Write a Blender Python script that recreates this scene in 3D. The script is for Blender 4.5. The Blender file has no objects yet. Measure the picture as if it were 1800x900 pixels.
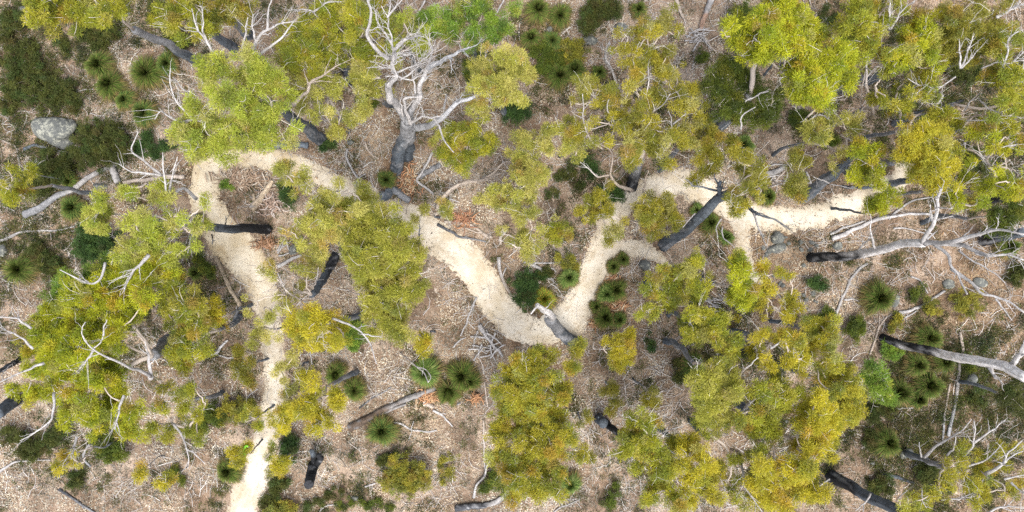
import bpy, math
import numpy as np
from mathutils import Vector

# ---------------------------------------------------------------- camera, sky, sun, exposure
SC = bpy.context.scene
COL = SC.collection
CAM_H = 30.0                      # drone height above the ground, metres
HALF_W = 20.0                     # half of the ground width seen, metres
cam_d = bpy.data.cameras.new('camera')
cam = bpy.data.objects.new('camera', cam_d)
COL.objects.link(cam)
cam.location = (0, 0, CAM_H)
cam.rotation_euler = (0, 0, 0)
cam_d.sensor_width = 36.0
cam_d.lens = 18.0 * CAM_H / HALF_W
cam_d.clip_end = 3000
SC.camera = cam

SUN_EL, SUN_AZ = math.radians(72), math.radians(290)     # az: direction (ccw from +x) the light comes from
w = bpy.data.worlds.new('World'); SC.world = w; w.use_nodes = True
nt = w.node_tree; bg = nt.nodes['Background']
sky = nt.nodes.new('ShaderNodeTexSky'); sky.sky_type = 'NISHITA'; sky.sun_disc = False
sky.sun_elevation = SUN_EL; sky.sun_rotation = math.radians(90) - SUN_AZ
sky.air_density = 1.0; sky.dust_density = 3.0; sky.ozone_density = 1.0
hs = nt.nodes.new('ShaderNodeHueSaturation'); hs.inputs['Saturation'].default_value = 0.45
nt.links.new(sky.outputs[0], hs.inputs['Color']); nt.links.new(hs.outputs[0], bg.inputs['Color'])
bg.inputs['Strength'].default_value = 0.15
sl = bpy.data.lights.new('sun', 'SUN'); sl.energy = 1.8; sl.angle = math.radians(26); sl.color = (1, .95, .87)
so = bpy.data.objects.new('sun', sl); COL.objects.link(so)
so.rotation_euler = Vector((math.cos(SUN_AZ)*math.cos(SUN_EL), math.sin(SUN_AZ)*math.cos(SUN_EL), math.sin(SUN_EL))).to_track_quat('Z', 'Y').to_euler()
SC.view_settings.view_transform = 'Standard'; SC.view_settings.look = 'None'
SC.view_settings.gamma = 1; SC.view_settings.exposure = 1.22
SC.view_settings.use_curve_mapping = False
try:
    SC.cycles.max_bounces = 5; SC.cycles.diffuse_bounces = 3; SC.cycles.transmission_bounces = 3
    SC.cycles.use_denoising = False
    SC.cycles.use_adaptive_sampling = True
except Exception: pass

rng = np.random.default_rng(11)

# ---------------------------------------------------------------- numbers
def hash2(ix, iy, s):
    h = (ix.astype(np.int64)*374761393 + iy.astype(np.int64)*668265263 + s*1274126177) & 0x7fffffff
    h = ((h ^ (h >> 13))*1103515245) & 0x7fffffff
    return ((h ^ (h >> 16)) & 0xffff)/65535.0
def vnoise(x, y, s=0):
    x = np.asarray(x, float); y = np.asarray(y, float)
    ix = np.floor(x); iy = np.floor(y); fx = x-ix; fy = y-iy
    fx = fx*fx*(3-2*fx); fy = fy*fy*(3-2*fy)
    a = hash2(ix, iy, s); b = hash2(ix+1, iy, s); c = hash2(ix, iy+1, s); d = hash2(ix+1, iy+1, s)
    return (a*(1-fx)+b*fx)*(1-fy)+(c*(1-fx)+d*fx)*fy
def fbm(x, y, s=0, o=4):
    v = 0; a = .5; t = 0
    for k in range(o):
        v = v+a*vnoise(np.asarray(x)*2**k, np.asarray(y)*2**k, s+k*7); t += a; a *= .5
    return v/t
def zt(x, y):
    return 0.5*(vnoise(np.asarray(x)/7.3+50, np.asarray(y)/7.3+50, 3)-.5)+.14*(vnoise(np.asarray(x)/1.9+90, np.asarray(y)/1.9+90, 5)-.5)
def W(px, py, h=0.0):
    """photo pixel + height above the ground plane -> metres (x, y)"""
    k = HALF_W/900.0*(CAM_H-h)/CAM_H
    return (px-900)*k, -(py-450)*k
def nrm(v):
    return v/np.maximum(np.linalg.norm(v, axis=-1, keepdims=True), 1e-9)

# ---------------------------------------------------------------- mesh building
class MB:
    def __init__(s): s.v = []; s.c = []; s.q = []; s.t = []; s.n = 0
    def add(s, v, c, quads=None, tris=None):
        v = np.asarray(v, np.float32).reshape(-1, 3); c = np.asarray(c, np.float32)
        if c.ndim == 1: c = np.tile(c, (len(v), 1))
        s.v.append(v); s.c.append(c.reshape(-1, 3))
        if quads is not None and len(quads): s.q.append(np.asarray(quads, np.int64)+s.n)
        if tris is not None and len(tris): s.t.append(np.asarray(tris, np.int64)+s.n)
        s.n += len(v)
    def build(s, name, mat, parent=None, loc=None, smooth=False):
        v = np.concatenate(s.v); c = np.concatenate(s.c)
        if loc is not None: v = v-np.asarray(loc, np.float32)
        q = np.concatenate(s.q) if s.q else np.zeros((0, 4), np.int64)
        t = np.concatenate(s.t) if s.t else np.zeros((0, 3), np.int64)
        me = bpy.data.meshes.new(name)
        me.vertices.add(len(v)); me.vertices.foreach_set('co', v.astype(np.float32).ravel())
        li = np.concatenate([q.ravel(), t.ravel()]).astype(np.int32)
        me.loops.add(len(li)); me.loops.foreach_set('vertex_index', li)
        st = np.concatenate([np.arange(len(q))*4, len(q)*4+np.arange(len(t))*3]).astype(np.int32)
        me.polygons.add(len(st)); me.polygons.foreach_set('loop_start', st)
        me.update(calc_edges=True)
        if smooth: me.polygons.foreach_set('use_smooth', np.ones(len(st), bool))
        at = me.attributes.new('tint', 'FLOAT_COLOR', 'POINT')
        at.data.foreach_set('color', np.concatenate([c, np.ones((len(c), 1))], 1).astype(np.float32).ravel())
        me.materials.append(mat)
        o = bpy.data.objects.new(name, me); COL.objects.link(o)
        if parent is not None: o.parent = parent
        elif loc is not None: o.location = loc
        return o

def resample(pts, n):
    """smooth curve (Catmull-Rom) through pts, n points"""
    p = np.asarray(pts, float)
    if len(p) == 2: return p[0]+(p[1]-p[0])*np.linspace(0, 1, n)[:, None]
    q = np.vstack([2*p[0]-p[1], p, 2*p[-1]-p[-2]])
    d = np.concatenate([[0], np.cumsum(np.linalg.norm(np.diff(p[:, :3], axis=0), axis=1))])
    u = np.linspace(0, d[-1], n); out = []
    for t in u:
        i = min(max(np.searchsorted(d, t, 'right')-1, 0), len(p)-2)
        f = (t-d[i])/max(d[i+1]-d[i], 1e-9); a, b, c, e = q[i], q[i+1], q[i+2], q[i+3]
        out.append(.5*(2*b+(c-a)*f+(2*a-5*b+4*c-e)*f*f+(3*b-a-3*c+e)*f**3))
    return np.array(out)

def tubes(mb, P, R, C, sides=5, rough=0.0, seed=0):
    """P (T,M,3) centre lines, R (T,M) radii, C (T,M,3) colours -> closed tapered tubes"""
    P = np.asarray(P, float); T, M = P.shape[:2]
    if T == 0: return
    tg = nrm(np.gradient(P, axis=1))
    ref = np.random.default_rng(seed+T).normal(size=(T, 1, 3)); m = nrm(tg.mean(axis=1, keepdims=True))
    ref = nrm(ref-m*(ref*m).sum(-1, keepdims=True))
    u = nrm(np.cross(tg, ref)); v = np.cross(tg, u)
    a = np.linspace(0, 2*np.pi, sides, endpoint=False)
    rr = np.repeat(R[:, :, None], sides, 2).astype(float)
    if rough > 0:
        k = np.arange(M)[None, :, None]*.45+np.zeros((T, M, sides)); s_ = np.arange(sides)[None, None, :]+np.zeros((T, M, sides))
        n1 = vnoise(k+seed*3.1+np.arange(T)[:, None, None]*7, np.sin(a)[None, None, :]*1.6+np.cos(a)[None, None, :]*2.3+20, seed)
        n2 = vnoise(k*2.7+seed, s_*1.3, seed+9)
        rr *= 1+rough*((n1-.5)*.8+(n2-.5)*.9)
    V = P[:, :, None, :]+rr[..., None]*(np.cos(a)[None, None, :, None]*u[:, :, None, :]+np.sin(a)[None, None, :, None]*v[:, :, None, :])
    n = M*sides
    V = np.concatenate([V.reshape(T, n, 3), P[:, :1], P[:, -1:]], 1)
    CC = np.concatenate([np.repeat(C[:, :, None, :], sides, 2).reshape(T, n, 3), C[:, :1]*1.1, C[:, -1:]*1.1], 1)
    i = np.arange(M-1)[:, None]*sides; j = np.arange(sides)[None, :]; j2 = (j+1) % sides
    q = np.stack([i+j, i+j2, i+sides+j2, i+sides+j], -1).reshape(-1, 4)
    e = (M-1)*sides; jj = np.arange(sides); kk = (jj+1) % sides
    t = np.vstack([np.stack([kk, jj, np.full(sides, n)], 1), np.stack([e+jj, e+kk, np.full(sides, n+1)], 1)])
    off = (np.arange(T)*(n+2))[:, None, None]
    mb.add(V, CC.reshape(-1, 3), (q[None]+off).reshape(-1, 4), (t[None]+off).reshape(-1, 3))

def blades(mb, B, D, L, Wd, C, side=None, fold=.0):
    """diamond leaves: base B, direction D, length L, width Wd"""
    N = len(B)
    if N == 0: return
    if side is None: side = nrm(np.cross(D, rng.normal(size=(N, 3))))
    mid = B+D*(L*.45)[:, None]
    V = np.stack([B, mid+side*(Wd*.5)[:, None], B+D*L[:, None]+np.array([0, 0, -1.])*(L*fold)[:, None], mid-side*(Wd*.5)[:, None]], 1)
    mb.add(V, np.repeat(C[:, None, :], 4, 1).reshape(-1, 3), np.arange(N*4).reshape(-1, 4))

# ---------------------------------------------------------------- materials
def mat_new(name):
    m = bpy.data.materials.new(name); m.use_nodes = True
    nt = m.node_tree; nt.nodes.clear()
    out = nt.nodes.new('ShaderNodeOutputMaterial')
    return m, nt, out
def nd(nt, t, **k):
    n = nt.nodes.new(t)
    for a, b in k.items():
        if a in n.inputs.keys(): n.inputs[a].default_value = b
        else: setattr(n, a, b)
    return n
def ramp(nt, fac, stops, interp='LINEAR'):
    r = nt.nodes.new('ShaderNodeValToRGB'); r.color_ramp.interpolation = interp
    el = r.color_ramp.elements
    while len(el) < len(stops): el.new(.5)
    for e, (p, c) in zip(el, stops):
        e.position = p; e.color = (*c, 1) if len(c) == 3 else c
    nt.links.new(fac, r.inputs[0]); return r.outputs[0]
def mixc(nt, fac, a, b, mode='MIX'):
    m = nt.nodes.new('ShaderNodeMix'); m.data_type = 'RGBA'; m.blend_type = mode
    for s, x in ((0, fac), (6, a), (7, b)):
        if hasattr(x, 'links'): nt.links.new(x, m.inputs[s])
        else: m.inputs[s].default_value = x if s == 0 else (*x, 1)
    return m.outputs[2]
def noise(nt, scale, detail=4, rough=.6, vec=None, out='Fac'):
    n = nd(nt, 'ShaderNodeTexNoise', Scale=scale, Detail=detail, Roughness=rough)
    if vec is None: vec = nt.nodes.new('ShaderNodeTexCoord').outputs['Object']
    nt.links.new(vec, n.inputs['Vector']); return n.outputs[out]
def world_pos(nt): return nt.nodes.new('ShaderNodeNewGeometry').outputs['Position']
def bump(nt, h, strength, dist):
    b = nd(nt, 'ShaderNodeBump', Strength=strength, Distance=dist); nt.links.new(h, b.inputs['Height']); return b.outputs[0]

def mat_leaf(name, trans=.35, rough=.55, gloss=.25):
    m, nt, out = mat_new(name)
    at = nd(nt, 'ShaderNodeAttribute', attribute_name='tint')
    p = nd(nt, 'ShaderNodeBsdfPrincipled', Roughness=rough); p.inputs['Specular IOR Level'].default_value = gloss
    nt.links.new(at.outputs[0], p.inputs['Base Color'])
    t = nt.nodes.new('ShaderNodeBsdfTranslucent')
    nt.links.new(mixc(nt, 1.0, at.outputs[0], (1.0, .95, .5), 'MULTIPLY'), t.inputs['Color'])
    mx = nd(nt, 'ShaderNodeMixShader'); mx.inputs[0].default_value = trans
    nt.links.new(p.outputs[0], mx.inputs[1]); nt.links.new(t.outputs[0], mx.inputs[2])
    nt.links.new(mx.outputs[0], out.inputs[0]); return m
def mat_bark(name, streak=6.0):
    m, nt, out = mat_new(name)
    at = nd(nt, 'ShaderNodeAttribute', attribute_name='tint')
    pos = nt.nodes.new('ShaderNodeTexCoord').outputs['Object']
    n1 = noise(nt, streak, 5, .7, pos); n2 = noise(nt, streak*7, 3, .7, pos)
    c = mixc(nt, 1.0, at.outputs[0], ramp(nt, n1, [(.3, (.55, .53, .5)), (.5, (1, 1, 1)), (.7, (1.35, 1.33, 1.3))]), 'MULTIPLY')
    c = mixc(nt, 1.0, c, ramp(nt, n2, [(.35, (.62, .6, .58)), (.62, (1.15, 1.15, 1.15))]), 'MULTIPLY')
    p = nd(nt, 'ShaderNodeBsdfPrincipled', Roughness=.85); p.inputs['Specular IOR Level'].default_value = .2
    nt.links.new(c, p.inputs['Base Color']); nt.links.new(bump(nt, n2, .7, .03), p.inputs['Normal'])
    nt.links.new(p.outputs[0], out.inputs[0]); return m
def mat_tint(name, rough=.9):
    m, nt, out = mat_new(name)
    at = nd(nt, 'ShaderNodeAttribute', attribute_name='tint')
    p = nd(nt, 'ShaderNodeBsdfPrincipled', Roughness=rough); p.inputs['Specular IOR Level'].default_value = .2
    nt.links.new(at.outputs[0], p.inputs['Base Color']); nt.links.new(p.outputs[0], out.inputs[0]); return m
def mat_rock(name, a, b, lichen):
    m, nt, out = mat_new(name)
    n1 = noise(nt, 2.2, 6, .65); n2 = noise(nt, 16, 4, .7); n3 = noise(nt, 55, 2, .6); n4 = noise(nt, 5, 5, .75)
    c = mixc(nt, n1, a, b)
    c = mixc(nt, ramp(nt, n4, [(.5, (0, 0, 0)), (.58, (1, 1, 1))]), c, lichen)
    c = mixc(nt, ramp(nt, n2, [(.56, (0, 0, 0)), (.66, (1, 1, 1))]), c, (.06, .07, .06))
    c = mixc(nt, .6, c, ramp(nt, n3, [(.35, (.35, .35, .35)), (.65, (1.4, 1.4, 1.4))]), 'MULTIPLY')
    p = nd(nt, 'ShaderNodeBsdfPrincipled', Roughness=.9)
    nt.links.new(c, p.inputs['Base Color']); nt.links.new(bump(nt, n2, .6, .04), p.inputs['Normal'])
    nt.links.new(p.outputs[0], out.inputs[0]); return m

def mat_ground():
    m, nt, out = mat_new('leaf_litter_soil')
    pos = world_pos(nt)
    big = noise(nt, .16, 3, .5, pos); med = noise(nt, .8, 5, .65, pos); fine = noise(nt, 9, 5, .75, pos); tiny = noise(nt, 32, 3, .7, pos)
    c = ramp(nt, med, [(.32, (.10, .075, .055)), (.48, (.24, .175, .13)), (.64, (.42, .345, .28))])
    c = mixc(nt, ramp(nt, big, [(.4, (0, 0, 0)), (.62, (1, 1, 1))]), c, mixc(nt, 1., c, (.78, .72, .62), 'MULTIPLY'))
    c = mixc(nt, ramp(nt, fine, [(.56, (0, 0, 0)), (.7, (1, 1, 1))]), c, (.42, .35, .28))
    c = mixc(nt, ramp(nt, noise(nt, 2.1, 5, .7, pos), [(.6, (0, 0, 0)), (.68, (1, 1, 1))]), c, (.5, .43, .36))
    c = mixc(nt, 1., c, ramp(nt, tiny, [(.32, (.3, .26, .24)), (.5, (.9, .88, .86)), (.7, (1.35, 1.3, 1.25))]), 'MULTIPLY')
    p = nd(nt, 'ShaderNodeBsdfPrincipled', Roughness=.95); p.inputs['Specular IOR Level'].default_value = .1
    nt.links.new(c, p.inputs['Base Color']); nt.links.new(bump(nt, fine, .8, .05), p.inputs['Normal'])
    nt.links.new(p.outputs[0], out.inputs[0]); return m
def mat_trail():
    m, nt, out = mat_new('compacted_sand')
    pos = world_pos(nt)
    med = noise(nt, 1.1, 5, .6, pos); fine = noise(nt, 14, 5, .8, pos); tiny = noise(nt, 60, 2, .7, pos)
    c = ramp(nt, med, [(.34, (.465, .40, .295)), (.5, (.565, .51, .42)), (.66, (.63, .585, .505))])
    c = mixc(nt, ramp(nt, fine, [(.58, (0, 0, 0)), (.7, (1, 1, 1))]), c, (.40, .31, .21))
    c = mixc(nt, ramp(nt, noise(nt, 3.4, 6, .75, pos), [(.56, (0, 0, 0)), (.66, (.7, .7, .7))]), c, (.43, .34, .23))
    c = mixc(nt, 1., c, ramp(nt, tiny, [(.3, (.78, .76, .74)), (.6, (1.05, 1.05, 1.05))]), 'MULTIPLY')
    c = mixc(nt, 1., c, mixc(nt, .0, (1, 1, 1), (1, 1, 1)), 'MULTIPLY')
    at = nd(nt, 'ShaderNodeAttribute', attribute_name='tint')
    c = mixc(nt, 1., c, at.outputs[0], 'MULTIPLY')
    p = nd(nt, 'ShaderNodeBsdfPrincipled', Roughness=.95); p.inputs['Specular IOR Level'].default_value = .1
    nt.links.new(c, p.inputs['Base Color']); nt.links.new(bump(nt, fine, .5, .025), p.inputs['Normal'])
    nt.links.new(p.outputs[0], out.inputs[0]); return m

M_LEAF = mat_leaf('eucalypt_leaf'); M_BUSH = mat_leaf('shrub_leaf', .2, .6, .2); M_GRASS = mat_leaf('grass_blade', .15, .75, .08)
M_BARK = mat_bark('bark'); M_WOOD = mat_bark('weathered_wood', 9.); M_TINT = mat_tint('dry_leaf'); M_STEM = mat_tint('twig_bark', .8)
M_ROCK = mat_rock('granite', (.075, .08, .078), (.15, .155, .145), (.30, .30, .25)); M_GROUND = mat_ground(); M_TRAIL = mat_trail()

def thing(name, label, cat, loc, group=None):
    o = bpy.data.objects.new(name, None); o.empty_display_size = .3; COL.objects.link(o); o.location = loc
    return tag(o, label, cat, group)
def tag(o, label=None, cat=None, group=None, kind=None):
    if label: o['label'] = label
    if cat: o['category'] = cat
    if group: o['group'] = group
    if kind: o['kind'] = kind
    return o
# ---------------------------------------------------------------- the setting: ground and trail
def axis(lo, hi, step, far):
    inner = np.arange(lo, hi+step*.5, step); o = []; d = step
    x = hi
    while x < far: d *= 1.35; x += d; o.append(x)
    o = np.array(o); return np.concatenate([(lo-(o-hi))[::-1], inner, o])
gx = axis(-24, 24, .2, 700); gy = axis(-14, 14, .2, 700)
X, Y = np.meshgrid(gx, gy)
Z = zt(X, Y)
g = MB(); nx, ny = len(gx), len(gy)
ii = (np.arange(ny-1)[:, None]*nx+np.arange(nx-1)[None, :]).ravel()
g.add(np.stack([X, Y, Z], -1), np.array([1, 1, 1.]), np.stack([ii, ii+1, ii+nx+1, ii+nx], 1))
tag(g.build('ground', M_GROUND, smooth=True), 'tan leaf litter and pale soil of the forest floor', kind='structure')

TRAIL = [  # px, py, half width px
 [(408,960,28),(425,905,28),(440,862,31),(456,820,29),(469,780,25),(479,740,23),(487,690,23),(485,640,22),(482,600,23),(475,560,22),(468,515,26),(448,475,33),(420,440,38),(388,408,34),(372,375,31),(360,340,29),(368,305,30),(396,284,25),(440,279,18),(490,279,21),(540,298,21),(590,322,20),(640,350,24),(700,380,28),(750,405,28),(800,440,30),(840,480,31),(868,530,32),(905,570,31),(950,584,27),(1000,564,34),(1030,520,34),(1045,480,33),(1060,440,24),(1070,400,24),(1090,360,20),(1120,338,18),(1150,325,22),(1200,322,26),(1250,345,24),(1300,372,26),(1350,387,23),(1400,386,23),(1450,376,24),(1500,362,22),(1545,340,21),(1582,312,20),(1592,285,17)],
 [(1052,446,22),(1095,436,14),(1135,438,12),(1165,455,9),(1180,475,6)],
 [(1305,385,20),(1305,425,13),(1318,465,12),(1340,500,8)]]
segs = []
for tr in TRAIL:
    for a, b in zip(tr[:-1], tr[1:]):
        segs.append((*W(a[0], a[1]), a[2]*.91*HALF_W/900, *W(b[0], b[1]), b[2]*.91*HALF_W/900))
def trail_depth(x, y):
    """metres inside the trail's edge (negative outside)"""
    x = np.asarray(x, float); y = np.asarray(y, float); best = np.full(x.shape, -99.); ridx = np.zeros(x.shape)
    for (ax, ay, aw, bx, by, bw) in segs:
        dx, dy = bx-ax, by-ay; t = np.clip(((x-ax)*dx+(y-ay)*dy)/(dx*dx+dy*dy), 0, 1)
        d = (aw+(bw-aw)*t)-np.hypot(x-ax-dx*t, y-ay-dy*t); best = np.maximum(best, d)
    return best+.34*(fbm(x*1.5+7, y*1.5+3, 21)-.5)+.20*(fbm(x*5, y*5, 22, 3)-.5)+.10*(vnoise(x*14, y*14, 23)-.5)
st = .055
tx = np.arange(-20.5, 17, st); ty = np.arange(-12, 4.6, st); X, Y = np.meshgrid(tx, ty)
D = trail_depth(X, Y)
zl = 0.03*np.clip(D/.12, -1, 1)-.008*np.clip(D/.12, 0, 1)+.006*(fbm(X*5, Y*5, 31, 3)-.5)+.02*np.clip(.35-np.abs(D-.2)*2, 0, 1)
Zt_ = zt(X, Y)+zl+.006
inside = D > -.08
cell = inside[:-1, :-1] & inside[1:, :-1] & inside[:-1, 1:] & inside[1:, 1:]
cy, cx = np.nonzero(cell); n = len(tx)
q = np.stack([cy*n+cx, cy*n+cx+1, (cy+1)*n+cx+1, (cy+1)*n+cx], 1)
used, inv = np.unique(q, return_inverse=True); inv = inv.reshape(q.shape)
V = np.stack([X, Y, Zt_], -1).reshape(-1, 3)[used]
wx = V[:, 0]; edge = np.clip(1-D.ravel()[used]/.35, 0, 1)
rut = fbm(V[:, 0]*.9+4, V[:, 1]*.9, 41, 3)
dd_ = D.ravel()[used]; wob_ = .07*(vnoise(V[:, 0]*2, V[:, 1]*2, 44)-.5)
band = np.exp(-((dd_-.30+wob_)/.06)**2)*np.clip(fbm(V[:, 0]*1.3, V[:, 1]*1.3, 45, 2)*3-1, 0, 1)      # ridge of kicked up soil along the tyre line
band2 = np.exp(-((dd_-.52+wob_)/.05)**2)*np.clip(fbm(V[:, 0]*1.1+9, V[:, 1]*1.1, 46, 2)*3-1.1, 0, 1)
tone = np.clip(1.0-.12*edge-.25*np.clip(rut-.55, 0, 1)*2-.16*band-.12*band2+.10*(fbm(V[:, 0]*3, V[:, 1]*3, 47, 3)-.5), .6, 1.12)
left = np.clip((-6-wx)/6, 0, 1)*np.clip((V[:, 1]+3)/3, 0, 1)      # the loop's soil is yellower than the rest
far = np.clip((-V[:, 1]-6)/3, 0, 1)
bb_ = .10*edge+.12*band
Ct = np.stack([tone*(1-.06*far), tone*(1-.05*left-.06*far-.4*bb_), tone*(1-.16*left-.02*far-bb_)], 1)
t = MB(); t.add(V, Ct, inv)
tag(t.build('trail', M_TRAIL, smooth=True), 'cream sandy bike trail winding through the trees', kind='structure')

# fallen leaves, twigs and low plants nobody could count
def litter(n, seed):
    r = np.random.default_rng(seed)
    x = r.uniform(-21.5, 21.5, n); y = r.uniform(-11.5, 11.5, n)
    d = trail_depth(x, y)
    keep = (r.random(n) < np.where(d > .3, .03, np.where(d > .1, .14, np.where(d > -.05, .5, 1)))) & (fbm(x*1.4+11, y*1.4, 51, 3)+r.normal(0, .1, n) < .66)
    return x[keep], y[keep], d[keep], r
x, y, d, r = litter(620000, 5)
n = len(x)
pal = np.array([(.46, .38, .30), (.37, .28, .21), (.54, .47, .40), (.27, .19, .13), (.41, .31, .22), (.16, .12, .10), (.60, .55, .49), (.36, .34, .32), (.42, .25, .14)])
pr = np.array([.22, .2, .12, .12, .12, .08, .05, .07, .02])
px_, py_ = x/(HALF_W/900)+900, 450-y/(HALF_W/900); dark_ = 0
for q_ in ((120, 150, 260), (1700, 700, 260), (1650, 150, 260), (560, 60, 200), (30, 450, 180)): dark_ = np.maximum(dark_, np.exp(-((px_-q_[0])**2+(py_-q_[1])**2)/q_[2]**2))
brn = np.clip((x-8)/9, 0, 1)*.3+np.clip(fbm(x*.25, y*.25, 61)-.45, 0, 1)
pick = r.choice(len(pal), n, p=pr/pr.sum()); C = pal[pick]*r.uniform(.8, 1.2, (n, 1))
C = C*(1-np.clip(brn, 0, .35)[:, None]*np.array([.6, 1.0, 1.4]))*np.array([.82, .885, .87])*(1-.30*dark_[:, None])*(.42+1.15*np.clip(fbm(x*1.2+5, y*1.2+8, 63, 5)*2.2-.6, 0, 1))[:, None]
a = r.uniform(0, 2*np.pi, n); tilt = r.normal(0, .35, n)
Dv = nrm(np.stack([np.cos(a), np.sin(a), tilt], 1))
sd = nrm(np.stack([-np.sin(a), np.cos(a), r.normal(0, .4, n)], 1))
L = r.uniform(.035, .10, n)*np.where(r.random(n) < .04, 1.6, 1); Wd = L*r.uniform(.18, .45, n)
z = zt(x, y)+r.uniform(.012, .05, n)+np.where(d > -.05, .015, 0)
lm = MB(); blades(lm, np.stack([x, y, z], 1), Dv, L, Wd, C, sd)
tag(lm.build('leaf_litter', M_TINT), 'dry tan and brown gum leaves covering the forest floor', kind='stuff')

x, y, d, r = litter(42000, 6); n = len(x)
dens = fbm(x*.6+3, y*.6+9, 71); kp = dens+r.normal(0, .06, n) > .47; x, y, d = x[kp], y[kp], d[kp]; n = len(x)
a = r.uniform(0, np.pi, n); L = r.uniform(.12, .95, n)*r.uniform(.35, 1, n); s = np.linspace(-.5, .5, 4)
bend = r.normal(0, .12, n)
P = np.zeros((n, 4, 3)); ca, sa = np.cos(a)[:, None], np.sin(a)[:, None]
u_ = s[None]*L[:, None]; v_ = bend[:, None]*L[:, None]*(s[None]**2*4)
P[..., 0] = x[:, None]+ca*u_-sa*v_; P[..., 1] = y[:, None]+sa*u_+ca*v_
P[..., 2] = zt(P[..., 0], P[..., 1])+.035+r.uniform(0, .03, n)[:, None]+r.normal(0, .06, n)[:, None]*u_
R = (L*.014+.003)[:, None]*np.array([1, .9, .75, .4])[None]
tone = r.choice([0, 1, 2], n, p=[.45, .35, .2]); C = np.array([(.46, .43, .41), (.33, .28, .24), (.66, .63, .60)])[tone]
tw = MB(); tubes(tw, P, R, np.repeat(C[:, None], 4, 1), 3)
tag(tw.build('twig_litter', M_STEM), 'thin grey and brown twigs strewn over the leaf litter', kind='stuff')

# ---------------------------------------------------------------- plants
PAL = {   # leaf colours and how often each comes
 'yg': [((0.284, 0.307, 0.024), 4), ((0.372, 0.356, 0.024), 3), ((0.157, 0.206, 0.027), 3), ((0.428, 0.384, 0.057), 1), ((0.342, 0.213, 0.036), .5), ((0.387, 0.364, 0.114), .5), ((0.266, 0.167, 0.050), .3), ((0.143, 0.176, 0.040), .5)],
 'lg': [((0.314, 0.370, 0.041), 4), ((0.412, 0.443, 0.057), 3), ((0.200, 0.271, 0.036), 2), ((0.471, 0.443, 0.130), 1.2), ((0.428, 0.370, 0.067), .8), ((0.387, 0.364, 0.114), .5), ((0.266, 0.167, 0.050), .3), ((0.143, 0.176, 0.040), .5)],
 'pl': [((0.412, 0.399, 0.078), 4), ((0.342, 0.356, 0.057), 3), ((0.495, 0.455, 0.130), 2), ((0.229, 0.256, 0.047), 1.5), ((0.471, 0.327, 0.087), .8), ((0.387, 0.364, 0.114), .5), ((0.266, 0.167, 0.050), .3), ((0.143, 0.176, 0.040), .5)],
 'yy': [((0.471, 0.413, 0.024), 4), ((0.372, 0.356, 0.027), 3), ((0.495, 0.427, 0.036), 2), ((0.214, 0.242, 0.027), 1.5), ((0.484, 0.314, 0.041), .8), ((0.387, 0.364, 0.114), .5), ((0.266, 0.167, 0.050), .3), ((0.143, 0.176, 0.040), .5)],
 'py': [((0.359, 0.353, 0.046), 4), ((0.293, 0.304, 0.037), 3), ((0.407, 0.383, 0.083), 2), ((0.189, 0.216, 0.037), 2), ((0.340, 0.265, 0.083), .6), ((0.132, 0.167, 0.046), .6)],
 'ye': [((0.327, 0.296, 0.026), 4), ((0.377, 0.333, 0.026), 2.5), ((0.168, 0.187, 0.026), 3.5), ((0.356, 0.239, 0.038), .6), ((0.337, 0.323, 0.107), 1), ((0.387, 0.364, 0.114), .5), ((0.266, 0.167, 0.050), .3), ((0.143, 0.176, 0.040), .5)],
 'or': [((0.388, 0.343, 0.026), 4), ((0.320, 0.309, 0.026), 3), ((0.388, 0.241, 0.033), .9), ((0.165, 0.206, 0.030), 3), ((0.369, 0.388, 0.056), 1), ((0.379, 0.400, 0.118), .5), ((0.261, 0.184, 0.054), .3), ((0.140, 0.194, 0.044), .5)],
 'bg': [((0.314, 0.356, 0.016), 4), ((0.412, 0.427, 0.017), 3.5), ((0.157, 0.221, 0.017), 2), ((0.456, 0.399, 0.027), 1), ((0.384, 0.242, 0.027), .5), ((0.387, 0.364, 0.114), .5), ((0.266, 0.167, 0.050), .3), ((0.143, 0.176, 0.040), .5)],
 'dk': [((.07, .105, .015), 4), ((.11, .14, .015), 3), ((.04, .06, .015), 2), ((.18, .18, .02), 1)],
 'ol': [((0.200, 0.198, 0.024), 4), ((0.270, 0.248, 0.027), 3), ((0.106, 0.128, 0.027), 3), ((0.342, 0.284, 0.027), 1.2), ((0.284, 0.184, 0.036), .7), ((0.387, 0.364, 0.114), .5), ((0.266, 0.167, 0.050), .3), ((0.143, 0.176, 0.040), .5)],
 'gr': [((0.143, 0.256, 0.031), 4), ((0.229, 0.341, 0.036), 3), ((0.072, 0.142, 0.027), 2.5), ((0.314, 0.341, 0.047), 1), ((0.387, 0.364, 0.114), .5), ((0.266, 0.167, 0.050), .3), ((0.143, 0.176, 0.040), .5)],
 'db': [((.05, .062, .014), 4), ((.08, .09, .018), 3), ((.05, .085, .02), 2), ((.10, .10, .02), .8), ((.08, .06, .02), .8)],
 'dg': [((.03, .065, .018), 4), ((.05, .10, .022), 3), ((.08, .13, .03), 1.5), ((.06, .06, .02), 1)],
}
def palette(p, n, r):
    cs = np.array([c for c, _ in PAL[p]]); ws = np.array([w_ for _, w_ in PAL[p]], float)
    return cs[r.choice(len(cs), n, p=ws/ws.sum())]

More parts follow.
